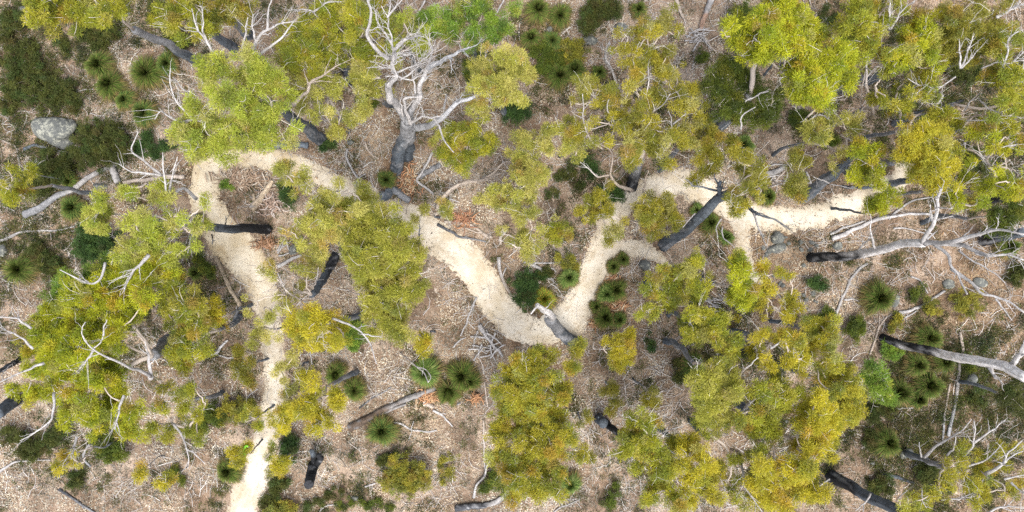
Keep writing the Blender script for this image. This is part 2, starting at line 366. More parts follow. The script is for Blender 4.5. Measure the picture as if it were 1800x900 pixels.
def foliage(mb, cen, rad, pal, dens, r, leaf=(.045, .10), wid=(.010, .020), flat=.6, lai=2.7, tuft=.15, droop=.15, halo=(.68, 1.34)):
    """puffs of small leaves filling ellipsoids; returns the puffs' centres and which ellipsoid they belong to"""
    cen = np.asarray(cen, float); rad = np.asarray(rad, float)
    nt_ = np.maximum((dens*(rad/tuft)**2*1.9).astype(int), 2); ib = np.repeat(np.arange(len(cen)), nt_); T = len(ib)
    d = nrm(r.normal(size=(T, 3))+np.array([0, 0, .35])); s = r.random(T)**(.42 if halo[1] < 1.3 else .55)*r.uniform(halo[0], halo[1], T)
    tc = cen[ib]+d*(s*rad[ib])[:, None]*np.array([1, 1, flat])
    gap = vnoise(tc[:, 0]*1.9+40, tc[:, 1]*1.9+tc[:, 2]*1.3+40, 77)+.35*(vnoise(tc[:, 0]*5+40, tc[:, 1]*5+40, 78)-.5)
    if halo[1] < 1.5:
        kp = (gap > (.27 if dens < 1.15 else .2)) | (np.arange(T) < 2); tc, ib, T = tc[kp], ib[kp], int(kp.sum())
    tr = tuft*r.uniform(.5, 1.5, T)
    la = (leaf[0]+leaf[1])/2*(wid[0]+wid[1])/2*.3
    nl = np.maximum((lai*math.pi*tr*tr/la*.36).astype(int), 4); it = np.repeat(np.arange(T), nl); N = len(it)
    dl = nrm(r.normal(size=(N, 3))+np.array([0, 0, .45]))
    B = tc[it]+dl*(tr[it]*r.random(N)**.6)[:, None]*np.array([1, 1, .75])
    D = nrm(dl*.8+r.normal(0, .55, (N, 3))-np.array([0, 0, droop]))
    base = palette(pal, T, r)*r.uniform(.66, 1.2, (T, 1))
    C = (base[it]*.68+palette(pal, N, r)*.32)*r.uniform(.82, 1.2, (N, 1))
    sd = nrm(np.cross(D, np.array([0, 0, 1.])+dl*.5+r.normal(0, .55, (N, 3))))
    blades(mb, B, D, r.uniform(*leaf, N)*np.where(r.random(N) < .18, 1.7, .95), r.uniform(*wid, N), C, sd)
    return tc, ib

def twigs_to(mb, src, dst, r, r0=.010, col=(.40, .35, .30)):
    n = len(dst)
    if n == 0: return
    s = np.linspace(0, 1, 5)[None, :, None]; P = src[:, None]*(1-s)+dst[:, None]*s
    P += r.normal(0, .16, (n, 1, 3))*np.linalg.norm(dst-src, axis=1)[:, None, None]*np.sin(s*np.pi)
    R = np.linspace(1, .35, 5)[None]*r0*r.uniform(.6, 1.3, (n, 1))
    tubes(mb, P, R, np.tile(np.asarray(col), (n, 5, 1))*r.uniform(.75, 1.2, (n, 1, 1)), 3)

def spray(mb, P, R, r, n=8, ln=.55, col=(.6, .58, .57), depth=1, start=.35, lift=.25):
    """side twigs growing from a limb P (M,3) with radii R (M)"""
    M = len(P); t = r.uniform(start, .98, n)*(M-1); i = np.minimum(t.astype(int), M-2); f = (t-i)[:, None]
    src = P[i]*(1-f)+P[i+1]*f; tg = nrm(P[i+1]-P[i]); rr = R[i]
    d = nrm(tg*.9+nrm(r.normal(size=(n, 3)))*.85+np.array([0, 0, lift])); L = ln*r.uniform(.4, 1.25, n)
    q = np.linspace(0, 1, 7)[None, :, None]; bend = r.normal(0, .3, (n, 1, 3))*L[:, None, None]
    Q = src[:, None]+d[:, None]*q*L[:, None, None]+bend*q**2*.8+r.normal(0, .018, (n, 7, 3))*q*L[:, None, None]*2
    r0 = np.clip(rr*.5, .006, .035)
    RR = r0[:, None]*np.linspace(1, .3, 7)[None]
    tubes(mb, Q, RR, np.tile(np.asarray(col), (n, 7, 1))*r.uniform(.85, 1.12, (n, 1, 1)), 4)
    if depth > 0:
        for k in range(n): spray(mb, Q[k], RR[k], r, max(2, n//3), ln*.5, col, depth-1, .3, lift)

BURNT = np.array((.018, .019, .022)); SLATE = np.array((.105, .125, .15)); GREY = np.array((.23, .235, .25)); PALE = np.array((.48, .465, .465)); PINK = np.array((.42, .36, .31)); TAN = np.array((.42, .34, .25))
def w3(p): return np.array([*W(p[0], p[1], p[2]), p[2]])
def limb(pts, r0, r1, c0, c1, name, parent, loc, M=26, sides=10, rough=.35, seed=1, twig=0, tl=.55, mat=None, wob=.03, tcol=None, depth=1):
    """one tapered wooden limb through world points pts; optional side twigs in the same mesh"""
    r = np.random.default_rng(seed); P = resample(pts, M); L = np.linalg.norm(P[-1]-P[0])
    s = np.linspace(0, 1, M); wv = np.stack([vnoise(s*6+seed, s*0+k, seed+k)-.5 for k in range(3)], 1)*2
    P = P+wv*(wob*L*np.sin(s*np.pi))[:, None]*np.array([1, 1, .6])
    R = r0+(r1-r0)*s**.85; c0, c1 = np.asarray(c0), np.asarray(c1)
    f = np.clip(s[:, None]*1.6-.3+.35*(vnoise(s*14, s*0, seed)-.5)[:, None], 0, 1)
    C = c0*(1-f)+c1*f
    mb = MB(); tubes(mb, P[None], R[None], C[None], sides, rough, seed)
    if c0.mean() < .06 or r0 > .1:      # charring and flaked bark end in ragged patches
        V = mb.v[-1]; sv = np.concatenate([np.repeat(s, sides), [0, 1]]); q3 = V[:, 2]*.6+seed
        n1 = fbm(V[:, 0]*3+q3, V[:, 1]*3+q3, seed, 3); n2 = fbm(V[:, 0]*9+q3*2, V[:, 1]*9-q3, seed+5, 2)
        cut = .42 if c1.mean() > .3 else .55
        ff = np.clip((sv-cut)*5+.5+(n1-.5)*4, 0, 1)[:, None]; fl = np.clip((n2-.6)*9, 0, 1)[:, None]*.8
        cc = c0*(1-ff)+c1*ff; mb.c[-1] = (cc*(1-fl*(1-ff))+GREY*1.1*fl*(1-ff)).astype(np.float32)
    if r0 > .04:      # lengthwise cracks and weathered strips
        kk = np.arange(sides); ang = np.tile(kk, M); sv = np.repeat(s, sides)
        st_ = .62+.7*vnoise(ang*1.9+seed, sv*5+seed, seed+2)*(.75+.5*vnoise(ang*.7, sv*22, seed+6)); mb.c[-1][:M*sides] *= st_[:, None].astype(np.float32)
    if twig: spray(mb, P, R, r, twig, tl, c1 if tcol is None else tcol, depth)
    return mb.build(name, mat or M_BARK, parent, loc, smooth=True), P, R

def tree(name, label, cat, blobs, h, pal, base=None, trunk=None, r0=.17, dens=1.0, group=None, seed=0, limbs=(), spread=1.3, jit=.55, bark=(SLATE, GREY), lcol=PINK, twc=(.52, .48, .43), lai=2.7, tw=1.0):
    """living tree. blobs (px, py, r px) seen at height h; base/trunk points in photo pixels (px, py, height)"""
    r = np.random.default_rng(1000+seed); B = np.array([b[:3] for b in blobs], float)
    hs_ = h+r.normal(0, jit, len(B)); big = B[:, 2]/B[:, 2].mean(); hs_ += (big-1)*.3
    k = HALF_W/900*(CAM_H-hs_)/CAM_H
    cen = np.stack([(B[:, 0]-900)*k, -(B[:, 1]-450)*k, hs_], 1); rad = B[:, 2]*k*spread
    cb = cen.mean(0)
    if base is None: bx, by = cb[0], cb[1]
    else: bx, by = W(*base)
    z0 = float(zt(bx, by)); loc = np.array([bx, by, z0])
    root = thing(name, label, cat, loc, group)
    foot = np.array([bx, by, z0-.12])
    if trunk: pts = [foot]+[w3(p) for p in trunk]
    else:
        top = np.array([bx+(cb[0]-bx)*.6+r.normal(0, .12), by+(cb[1]-by)*.6+r.normal(0, .12), h*.6])
        pts = [foot, foot*.5+top*.5+r.normal(0, .1, 3), top]
    limb(pts, r0, r0*.55, bark[0], bark[1], 'trunk', root, loc, M=30, sides=16, rough=.3, seed=seed+3, wob=.012)
    fork = pts[-1]
    # limbs: connect every clump to the nearest point of the growing frame
    nodes = [fork]; par = [-1]; dist = [0]; todo = list(range(len(cen))); order = []
    low = cen-np.array([0, 0, 1])*rad[:, None]*.35
    while todo:
        best = None
        for i in todo:
            for j, q in enumerate(nodes):
                L = np.linalg.norm(low[i]-q); c = L+.45*dist[j]
                if best is None or c < best[0]: best = (c, i, j, L)
        _, i, j, L = best; nodes.append(low[i]); par.append(j); dist.append(dist[j]+L); order.append(i); todo.remove(i)
    cnt = [1]*len(nodes)
    for i in range(len(nodes)-1, 0, -1): cnt[par[i]] += cnt[i]
    P = []; R = []
    for i in range(1, len(nodes)):
        a, b = nodes[par[i]], nodes[i]; s = np.linspace(0, 1, 9)[:, None]
        wv = r.normal(0, .10, 3)*np.linalg.norm(b-a); P.append(a*(1-s)+b*s+wv*np.sin(s*np.pi)+r.normal(0, .02, (9, 3))*np.sin(s*np.pi))
        ra = .014*math.sqrt(cnt[i])+.006; rp = min(.014*math.sqrt(cnt[par[i]])+.006, r0*.6); R.append(np.linspace(min(ra*1.25, rp), ra*.8, 9))
    P = np.array(P); R = np.array(R)
    lm_ = MB(); tubes(lm_, P, R, np.tile(lcol, (len(P), 9, 1))*r.uniform(.85, 1.15, (len(P), 1, 1)), 6, .2, seed)
    cr = MB(); tc, ib = foliage(cr, cen, rad, pal, dens, r, lai=lai)
    pick = r.random(len(tc)) < .8*tw
    far_ = low[ib[pick]]+(tc[pick]-low[ib[pick]])*r.uniform(.95, 1.3, (int(pick.sum()), 1))+np.array([0, 0, .06])
    twigs_to(lm_, low[ib[pick]], far_, r, .013, twc)
    for e_ in r.choice(len(P), max(2, int(len(P)*.38)), replace=len(P) < 3):
        spray(lm_, P[e_], np.maximum(R[e_]*.55, .014), r, 3, .7, (.60, .57, .54), 1, .5, .75)
    lm_.build('limbs', M_STEM, root, loc, smooth=True)
    cr.build('crown', M_LEAF, root, loc)
    for n_, L in enumerate(limbs):
        o = dict(r0=.05, r1=.012, c0=PALE*.85, c1=PALE*.95, twig=4, tl=.5); o.update(L[1] if len(L) > 1 else {}); o['r0'] *= .82; o['twig'] = int(o['twig']*1.5+1)
        limb([w3(p) for p in L[0]], o['r0'], o['r1'], o['c0'], o['c1'], 'dead_branch', root, loc, M=18, sides=7, rough=.2, seed=seed*31+n_, twig=o['twig'], tl=o['tl'], mat=M_WOOD, depth=0)
    return root

def dead_tree(name, label, base, trunk, limbs, r0, r1, c0=BURNT, c1=PALE, seed=0, cat='dead tree', trunks=()):
    bx, by = W(*base); z0 = float(zt(bx, by)); loc = np.array([bx, by, z0]); root = thing(name, label, cat, loc)
    foot = np.array([bx, by, z0-.12])
    limb([foot]+[w3(p) for p in trunk], r0, r1, c0, c1, 'trunk', root, loc, M=44, sides=18, rough=.28, seed=seed+3, wob=.006)
    for b2, t2, ra, rb in trunks:
        x2, y2 = W(*b2); limb([np.array([x2, y2, z0-.1])]+[w3(p) for p in t2], ra, rb, c0, c1, 'trunk', root, loc, M=30, sides=12, rough=.5, seed=seed+13, wob=.02)
    for n_, L in enumerate(limbs):
        o = dict(r0=.07, r1=.014, c0=PALE*.9, c1=PALE, twig=5, tl=.6, dp=1); o.update(L[1] if len(L) > 1 else {}); o['r0'] *= .80; o['r1'] *= .7; o['twig'] = int(o['twig']*1.6+.5)
        limb([w3(p) for p in L[0]], o['r0'], o['r1'], o['c0'], o['c1'], 'branch', root, loc, M=24, sides=10, rough=.28, seed=seed*17+n_, twig=o['twig'], tl=o['tl'], mat=M_WOOD, depth=o['dp'])
    return root

def fallen(name, label, pts, r0, r1, c0=PALE*.8, c1=PALE*.9, cat='fallen branch', group=None, lift=0.0, arch=0.0, twig=0, tl=.4, forks=(), seed=0, rough=.35, sides=10):
    """wood lying on the ground along photo pixels pts"""
    n = len(pts); r = np.random.default_rng(seed+77)
    def ground(pp, ra, rb):
        q = []
        for i, p in enumerate(pp):
            x, y = W(p[0], p[1]); s = i/(len(pp)-1); q.append([x, y, zt(x, y)+(ra+(rb-ra)*s)*.75+.03+lift+arch*math.sin(math.pi*s)])
        return np.array(q)
    P0 = ground(pts, r0, r1); loc = np.array([P0[0][0], P0[0][1], float(zt(P0[0][0], P0[0][1]))])
    if forks:
        root = thing(name, label, cat, loc, group)
        limb(P0, r0, r1, c0, c1, 'stem', root, loc, M=24, sides=sides, rough=rough, seed=seed, twig=twig, tl=tl, mat=M_WOOD, wob=.02, depth=0)
        for f in forks:
            P1 = ground(f, r0*.6, r1*.6); limb(P1, r0*.55, max(r1*.5, .01), c0, c1, 'fork', root, loc, M=14, sides=7, rough=rough, seed=seed+5, mat=M_WOOD, wob=.03)
        return root
    o, _, _ = limb(P0, r0, r1, c0, c1, name, None, loc, M=24, sides=sides, rough=rough, seed=seed, twig=twig, tl=tl, mat=M_WOOD, wob=.02, depth=0)
    return tag(o, label, cat, group)

def grass_tree(px, py, rp, label, pal='dg', h=.75, group='grass trees', seed=0, skirt=True, n=2200, lean=None):
    r = np.random.default_rng(500+seed); R = rp*HALF_W/900*(CAM_H-h)/CAM_H*1.2
    x, y = W(px, py, h); z0 = float(zt(x, y)); loc = np.array([x, y, z0]); root = thing('grass_tree', label, 'grass tree', loc, group)
    c = np.array([x, y, z0+h*.62]); ln_ = np.array([r.normal(0, .22), r.normal(0, .22), 0])
    def strips(N, e0, e1, lo, hi, sag, cols, wd=.007):
        az = r.uniform(0, 2*np.pi, N); el = r.uniform(e0, e1, N); d = nrm(np.stack([np.cos(az)*np.cos(el), np.sin(az)*np.cos(el), np.sin(el)], 1)+ln_)
        sd = np.stack([-np.sin(az), np.cos(az), 0*az], 1); L = R*r.uniform(lo, hi, N)*(.72+.55*vnoise(np.cos(az)*1.6+seed, np.sin(az)*1.6+seed*.7, 5))
        s = np.array([.0, .35, .75, 1.0]); wv = np.array([1.3, 1.1, .8, .15])*wd
        Q = c+d[:, None]*(s[None, :, None]*L[:, None, None])-np.array([0, 0, 1])*(sag*L[:, None]*s[None]**2.2*np.cos(el)[:, None])[..., None]
        V = np.stack([Q-sd[:, None]*wv[None, :, None], Q+sd[:, None]*wv[None, :, None]], 2).reshape(-1, 3)
        o = (np.arange(N)*8)[:, None, None]; q = np.array([[0, 1, 3, 2], [2, 3, 5, 4], [4, 5, 7, 6]])[None]+o
        C = cols[r.integers(0, len(cols), N)]*r.uniform(1.0, 2.1, (N, 1))
        sh = np.array([1.5, 1.1, 1.0, 1.1])
        return V, np.repeat(C[:, None]*sh[None, :, None], 2, 1).reshape(-1, 3), q.reshape(-1, 4)
    cols = {'dg': np.array([(.045, .075, .014), (.06, .095, .018), (.035, .055, .012), (.10, .12, .025), (.09, .075, .03)]),
            'br': np.array([(.075, .10, .022), (.05, .085, .02), (.11, .11, .03), (.04, .08, .02)]),
            'lt': np.array([(.065, .11, .022), (.09, .14, .03), (.045, .08, .02), (.15, .17, .06)]),
            'yl': np.array([(.28, .27, .03), (.16, .21, .03), (.10, .17, .03), (.32, .2, .04)])}[pal]
    mb = MB(); mb.add(*strips(n, .0, 1.5, .55, 1.05, .35, cols)); mb.add(*strips(n//3, 1.0, 1.57, .25, .7, .1, cols, .013)); mb.build('blades', M_GRASS, root, loc)
    if skirt:
        mb = MB(); mb.add(*strips(int(n*.6), -.7, .15, .6, 1.25, .3, np.array([(.12, .09, .035), (.09, .08, .03), (.17, .12, .05), (.06, .07, .025)]))); mb.build('skirt', M_GRASS, root, loc)
    mb = MB(); tubes(mb, np.array([[[x, y, z0-.1], [x, y, z0+h*.25], [x, y, z0+h*.5]]]), np.array([[.13, .12, .09]])*min(1, R/.4), np.tile(BURNT*1.5, (1, 3, 1)), 9, .3, seed); mb.build('trunk', M_BARK, root, loc)
    return root

def shrub(name, label, blobs, pal, h=.6, group=None, seed=0, dens=1.25, cat='shrub', leaf=(.04, .085), wid=(.012, .026), lai=2.6, tuft=.11, stems=.35, flat=.75):
    r = np.random.default_rng(2000+seed); B = np.array(blobs, float)
    k = HALF_W/900*(CAM_H-h)/CAM_H; x = (B[:, 0]-900)*k; y = -(B[:, 1]-450)*k; rad = B[:, 2]*k*1.1
    z = zt(x, y); cen = np.stack([x, y, z+np.maximum(h-rad*flat*.8, rad*.25)], 1)
    loc = np.array([x.mean(), y.mean(), float(zt(x.mean(), y.mean()))]); root = thing(name, label, cat, loc, group)
    cr = MB(); tc, ib = foliage(cr, cen, rad, pal, dens, r, leaf, wid, flat, lai, tuft, .05, (.6, 1.6)); cr.build('foliage', M_BUSH, root, loc)
    src = np.stack([x, y, z-.02], 1)[ib]*.8+loc*.2; pk = r.random(len(tc)) < stems; lm_ = MB()
    if not pk.any(): pk[0] = True
    twigs_to(lm_, src[pk], tc[pk], r, .012, (.22, .19, .16)); lm_.build('stems', M_STEM, root, loc)
    return root

def rock(name, label, px, py, rx, ry, hz, ang=0, mat=None, seed=0, cat='rock', group=None, sink=.35):
    import bmesh
    x, y = W(px, py, hz*.4); z = float(zt(x, y)); k = HALF_W/900
    bm = bmesh.new(); bmesh.ops.create_icosphere(bm, subdivisions=5 if rx > 25 else 4, radius=1)
    me = bpy.data.meshes.new(name); bm.to_mesh(me); bm.free(); n = len(me.vertices)
    co = np.zeros(n*3, np.float32); me.vertices.foreach_get('co', co); co = co.reshape(-1, 3).astype(float)
    d = 1+.38*(vnoise(co[:, 0]*1.3+seed, co[:, 1]*1.3+co[:, 2]*1.1, seed)-.5)+.16*(fbm(co[:, 0]*3+seed, co[:, 1]*3+co[:, 2]*3, seed+4, 3)-.5)+.05*(fbm(co[:, 0]*9, co[:, 1]*9+co[:, 2]*9, seed+8, 3)-.5)
    co = np.sign(co)*np.abs(co)**(1.0 if rx > 25 else .9)*d[:, None]*np.stack([1+.0*co[:, 0], 1+(.3*np.clip(co[:, 0], -1, 1) if rx > 25 else 0)*np.ones(n), np.ones(n)], 1)*np.array([rx*k, ry*k, hz]); co[:, 2] += hz*(1-sink)-hz*.3
    ca, sa = math.cos(ang), math.sin(ang); co[:, 0], co[:, 1] = co[:, 0]*ca-co[:, 1]*sa, co[:, 0]*sa+co[:, 1]*ca
    me.vertices.foreach_set('co', co.astype(np.float32).ravel()); me.polygons.foreach_set('use_smooth', np.ones(len(me.polygons), bool))
    me.materials.append(mat or M_ROCK); o = bpy.data.objects.new(name, me); COL.objects.link(o); o.location = (x, y, z)
    return tag(o, label, cat, group)
# ---------------------------------------------------------------- living trees
def bl(s): return [tuple(float(a) for a in t.split(',')) for t in s.split()]
GT = 'gum trees standing over the trail'
def T(label, blobs, h, pal, seed, name='gum_tree', cat='gum tree', **k):
    return tree(name, label, cat, bl(blobs), h, pal, seed=seed, group=GT, **k)

T('yellow green gum crown cut by the top edge above the clearing of grass trees', '60,8,28 105,15,28 150,12,32 185,15,28 215,8,20 85,5,22 130,25,20', 8.4, 'yg', 1, base=(365,118), trunk=[(335,101,1.6),(303,83,3.1),(235,52,5.4)], r0=.2)
T('gum with dark leaning trunk and yellow crown between two gums at the top edge', '310,20,30 350,15,28 345,52,20 330,0,30 360,35,18 300,45,18', 8.0, 'yg', 2, base=(412,85), trunk=[(380,62,1.9),(345,38,3.7)], r0=.2)
T('olive topped gum over the darkest leaning trunk near the top edge', '400,15,32 425,22,20 440,3,18 385,30,18', 7.5, 'ol', 3, base=(437,62), trunk=[(415,42,2.0),(400,28,3.5)], r0=.21)
T('broad light green gum whose branches hang over the top of the trail loop',
  '385,115,25 370,145,22 420,100,20 455,115,25 370,185,32 400,170,25 430,190,30 460,160,35 480,200,32 440,150,30 410,215,28 350,235,35 330,245,26 380,240,35 430,240,28 470,225,26 500,250,13 475,248,18 485,140,20 345,205,16 310,240,14 360,262,14', 9.3, 'lg', 4,
  base=(565,247), trunk=[(535,225,2.6),(505,202,5.0),(470,180,7.0)], r0=.26, bark=(SLATE*.8, SLATE), dens=.8,
  limbs=[([(440,110,8.6),(450,75,8.9),(470,52,9.2),(490,42,9.4),(515,38,9.5)],dict(r0=.085,twig=5)),([(438,112,8.6),(470,88,9),(500,60,9.3),(518,36,9.6)],dict(r0=.07,twig=1)),([(470,52,9.2),(472,20,9.6),(478,0,9.8)],dict(r0=.05,twig=1)),
   ([(450,75,8.9),(443,45,9.3),(445,25,9.6)],dict(r0=.045,twig=5)),([(400,100,8.4),(372,88,8.7),(350,55,9),(337,15,9.4)],dict(r0=.06,twig=4)),([(372,88,8.7),(358,55,9),(356,15,9.4)],dict(r0=.05,twig=4)),([(425,90,8.6),(432,55,9),(436,30,9.3)],dict(r0=.045,twig=1)),
   ([(470,195,8.6),(420,205,8.8),(350,210,9),(315,190,9.3),(300,150,9.6),(300,120,9.8)],dict(r0=.08,twig=5)),([(355,185,8.8),(325,160,9.1),(303,135,9.4)],dict(r0=.05,twig=2)),([(350,208,9),(310,212,9.3),(285,195,9.5),(272,210,9.6)],dict(r0=.05,twig=4)),
   ([(372,262,7.5),(385,235,8),(405,205,8.4)],dict(r0=.045,twig=2)),([(515,185,7),(545,150,7.8),(575,125,8.3),(600,112,8.6)],dict(r0=.09,c0=PINK,c1=PINK,twig=9))])
T('dense dark green gum crown standing just left of the big dead grey tree',
  '540,50,30 575,35,28 600,25,30 560,75,28 530,95,25 590,75,25 620,70,32 630,35,25 510,70,22 505,105,25 545,110,22 572,100,20 640,95,18 600,105,16 660,10,22', 6.2, 'yg', 5,
  base=(622,145), trunk=[(607,120,1.6),(592,98,3.2)], r0=.24, bark=(BURNT*1.5, SLATE),
  limbs=[([(570,42,5.8),(550,22,6.3),(530,16,6.6),(522,20,6.8)],dict(r0=.05,twig=8)),([(550,22,6.3),(575,5,6.7),(600,3,7)],dict(r0=.04,twig=4))])
T('thin yellowish gum with open sprays between the loop tree and the dead grey tree', '545,155,28 575,170,26 600,190,25 560,200,22 530,170,20 600,150,20 590,225,18 520,130,16 615,215,14 570,140,16', 5.6, 'pl', 6, r0=.1, dens=.75, base=(612,232))
T('small round yellow green gum crown touching the dead grey tree', '655,118,26 650,145,26 640,130,22 668,135,20 632,165,15 642,190,15 635,180,12', 6, 'pl', 7, r0=.1, base=(690,185))
T('sparse gum sprays seen behind the upper branches of the dead grey tree', '680,40,20 700,60,18 685,95,16 735,75,18 725,45,14 710,30,14', 5, 'lg', 8, r0=.09, dens=.7)
T('fresh green gum with loose foliage near the middle of the top edge', '750,45,28 780,60,26 770,85,20 810,20,24 850,15,26 860,45,25 870,65,20 825,70,18 900,20,13 795,35,18 840,40,16', 4.6, 'gr', 9, r0=.11, dens=.85)
T('pale feathery gum crown right of the dead grey tree', '860,130,34 890,150,30 872,170,22 910,120,25 895,105,22 925,135,14 845,150,18 905,165,16 880,115,20', 6.6, 'pl', 10, r0=.13, dens=.95)
T('low bright gum sapling with shaded underside beneath the dead tree\'s right limb', '800,240,28 835,235,26 850,262,22 790,270,20 815,280,20 822,255,24 860,240,16 805,262,18', 2.8, 'yg', 11, r0=.07, name='gum_sapling', cat='gum sapling', jit=.2)
T('wispy orange tinged sapling in front of the dead tree\'s right limb', '830,175,12 840,190,13 825,190,9 845,178,8 833,205,7', 3.5, 'pl', 12, r0=.04, dens=.7, name='gum_sapling', cat='gum sapling', jit=.2)
T('sparse pale gum shading the right side of the trail loop', '490,295,13 525,328,18 560,345,24 590,335,22 540,370,26 575,385,28 545,400,24 600,370,22 618,340,15 530,430,13 560,430,20 590,410,20 520,390,16 500,318,9 610,395,16 505,410,12 570,360,18 505,302,14 532,312,15 640,365,12', 7, 'pl', 13, base=(603,437), trunk=[(598,415,3),(585,395,5)], r0=.15, dens=.85)
T('yellow gum crown covering the trail between the loop and the sandy dip', '640,342,15 615,385,20 605,362,12 640,400,28 670,400,28 655,430,28 690,420,25 622,420,20 700,440,24 725,435,16 737,450,13 680,450,22 645,460,26 620,455,14 660,380,16 705,405,14 630,440,18', 6.4, 'py', 14, dens=1.3, spread=1.4, base=(712,458), r0=.14)
T('long yellow gum crown hanging over pale litter below the trail', '660,490,22 690,480,24 720,470,24 745,480,12 680,510,28 720,512,15 665,530,20 690,540,24 700,560,12 655,555,14 680,575,13 705,588,15 650,590,11 735,500,14', 6, 'py', 15, dens=1.3, spread=1.4, r0=.13)
T('little yellow spray tree standing in open litter above the grass trees', '740,592,12 745,610,14 738,620,10 750,600,9', 4, 'yy', 16, r0=.045, name='gum_sapling', cat='gum sapling', dens=.8)
T('thin gum with forked pink limbs leaning over the trail below the loop', '475,480,16 500,475,15 490,510,18 495,540,20 450,530,18 445,547,16 460,515,12 520,470,15 555,460,16 540,480,12 505,520,14 475,545,12 530,500,10 470,560,11', 4.2, 'pl', 17, base=(592,448), trunk=[(578,472,1.0),(563,500,2.2),(548,518,3.4)], r0=.2, dens=.5, bark=(BURNT*1.5, SLATE),
  limbs=[([(530,528,4),(508,515,4.6),(492,490,5.2),(488,480,5.5)],dict(r0=.05,twig=3,c0=PINK)),([(550,508,3.8),(555,490,4.6),(560,470,5.2)],dict(r0=.04,twig=3,c0=PINK)),([(533,530,4),(545,532,4.4),(558,528,4.8)],dict(r0=.03,twig=0))])
T('round golden gum crown beside the narrow part of the trail', '520,570,16 545,560,18 560,580,22 530,590,20 570,600,16 545,605,16 585,575,16 600,563,13 590,592,12 605,600,9 575,560,12 515,585,10', 7, 'yy', 18, r0=.13,
  limbs=[([(585,560,7.2),(610,570,7.5),(635,588,7.7),(650,605,7.8),(662,640,7.9)],dict(r0=.05,twig=3)),([(635,587,7.7),(655,590,7.8),(672,593,7.9)],dict(r0=.03,twig=0)),([(545,618,6),(548,640,6.3)],dict(r0=.03,twig=0))])
T('golden gum crown with orange lower edge beside the lower trail', '530,705,18 545,720,20 570,700,20 588,708,14 560,730,20 575,742,14 555,755,10 590,692,12 525,725,14 550,700,16 535,660,12 547,672,10', 6.4, 'yy', 19, r0=.12)
T('yellow sapling overhanging the right edge of the lower trail', '495,728,16 500,750,14 485,745,10 510,715,10 490,760,8 505,738,12', 3.0, 'yy', 20, r0=.05, name='gum_sapling', cat='gum sapling')
T('yellow sapling overhanging the left edge of the lower trail', '440,735,14 455,745,12 445,725,10 430,742,8', 2.8, 'yg', 21, r0=.05, name='gum_sapling', cat='gum sapling')
T('low yellow sapling holding a curl of lime green ribbon', '420,800,14 435,795,10 410,795,10 425,810,11 441,785,7', 2.4, 'yy', 22, r0=.04, name='gum_sapling', cat='gum sapling', jit=.12)
T('short yellow sapling below a charred black bush beside the lower trail', '490,815,12 505,810,10 498,825,10 482,822,8', 2.6, 'yy', 23, r0=.04, name='gum_sapling', cat='gum sapling', jit=.15)
T('wispy sapling growing over the sand of the lower trail', '470,800,7 475,780,8 462,808,6 477,790,6', 2.2, 'yg', 24, r0=.025, name='gum_sapling', cat='gum sapling', dens=.7, jit=.15)
T('low olive sapling beside the narrow trail opposite the golden gum', '420,620,12 435,665,12 425,655,12 440,640,10 445,672,9 415,640,8', 3, 'ol', 25, r0=.05, name='gum_sapling', cat='gum sapling', jit=.2)
T('sparse yellow green sapling arching over the sand where the trail narrows', '455,580,12 470,600,10 460,560,10 485,585,9 450,605,9 480,560,9', 2.6, 'pl', 26, r0=.045, dens=.6, name='gum_sapling', cat='gum sapling', jit=.3)
T('wispy tree along the right edge of the narrow trail above the golden lower crown', '490,650,11 500,670,12 505,640,10 495,690,10 515,680,10 510,620,9', 3.0, 'pl', 27, r0=.05, dens=.6)
T('light green gum with dead white limbs beside the fallen black log trunk crossing the loop',
  '230,342,12 220,335,10 275,330,14 287,345,12 270,350,10 235,395,18 255,380,18 250,410,20 280,400,18 300,390,14 230,430,18 260,435,20 290,420,20 310,440,14 215,445,14 320,400,14 345,400,14 330,380,14 290,370,14 355,397,9 300,456,14 340,430,11 360,360,8 358,345,6 225,460,12', 8, 'lg', 28,
  base=(474,404), trunk=[(440,401,1.6),(400,399,3.1),(362,396,4.6),(330,392,5.8)], r0=.2, bark=(BURNT, SLATE*.9), dens=.8,
  limbs=[([(345,350,7),(320,330,7.6),(298,350,7.9),(288,310,8.4),(286,268,8.9)],dict(r0=.075,twig=5)),([(330,395,6.2),(300,388,7),(250,385,8)],dict(r0=.06,twig=6)),([(298,350,7.9),(302,310,8.3),(312,275,8.7)],dict(r0=.05,twig=3)),([(285,308,8.3),(260,306,8.6),(232,300,8.8),(208,288,9)],dict(r0=.055,twig=3)),([(282,306,8.4),(255,283,8.8),(230,265,9),(243,232,9.2)],dict(r0=.05,twig=3)),
   ([(345,375,6),(320,385,6.8),(290,380,7.4)],dict(r0=.06,twig=6)),([(345,392,6),(336,410,6.6),(330,445,7.2)],dict(r0=.09,twig=2)),([(372,412,3),(374,420,3.1),(373,430,3.2)],dict(r0=.035,twig=0,c0=BURNT,c1=SLATE)),([(396,398,3.4),(397,388,3.6),(397,380,3.7)],dict(r0=.03,twig=0,c0=BURNT,c1=SLATE)),([(195,480,7),(200,455,7.4),(230,440,7.8)],dict(r0=.03,twig=3))])
T('small pale green gum below the long grey fallen log', '165,385,15 180,348,12 175,400,14 176,366,12 190,375,10 160,370,10 185,400,9', 5.2, 'lg', 29, r0=.07)
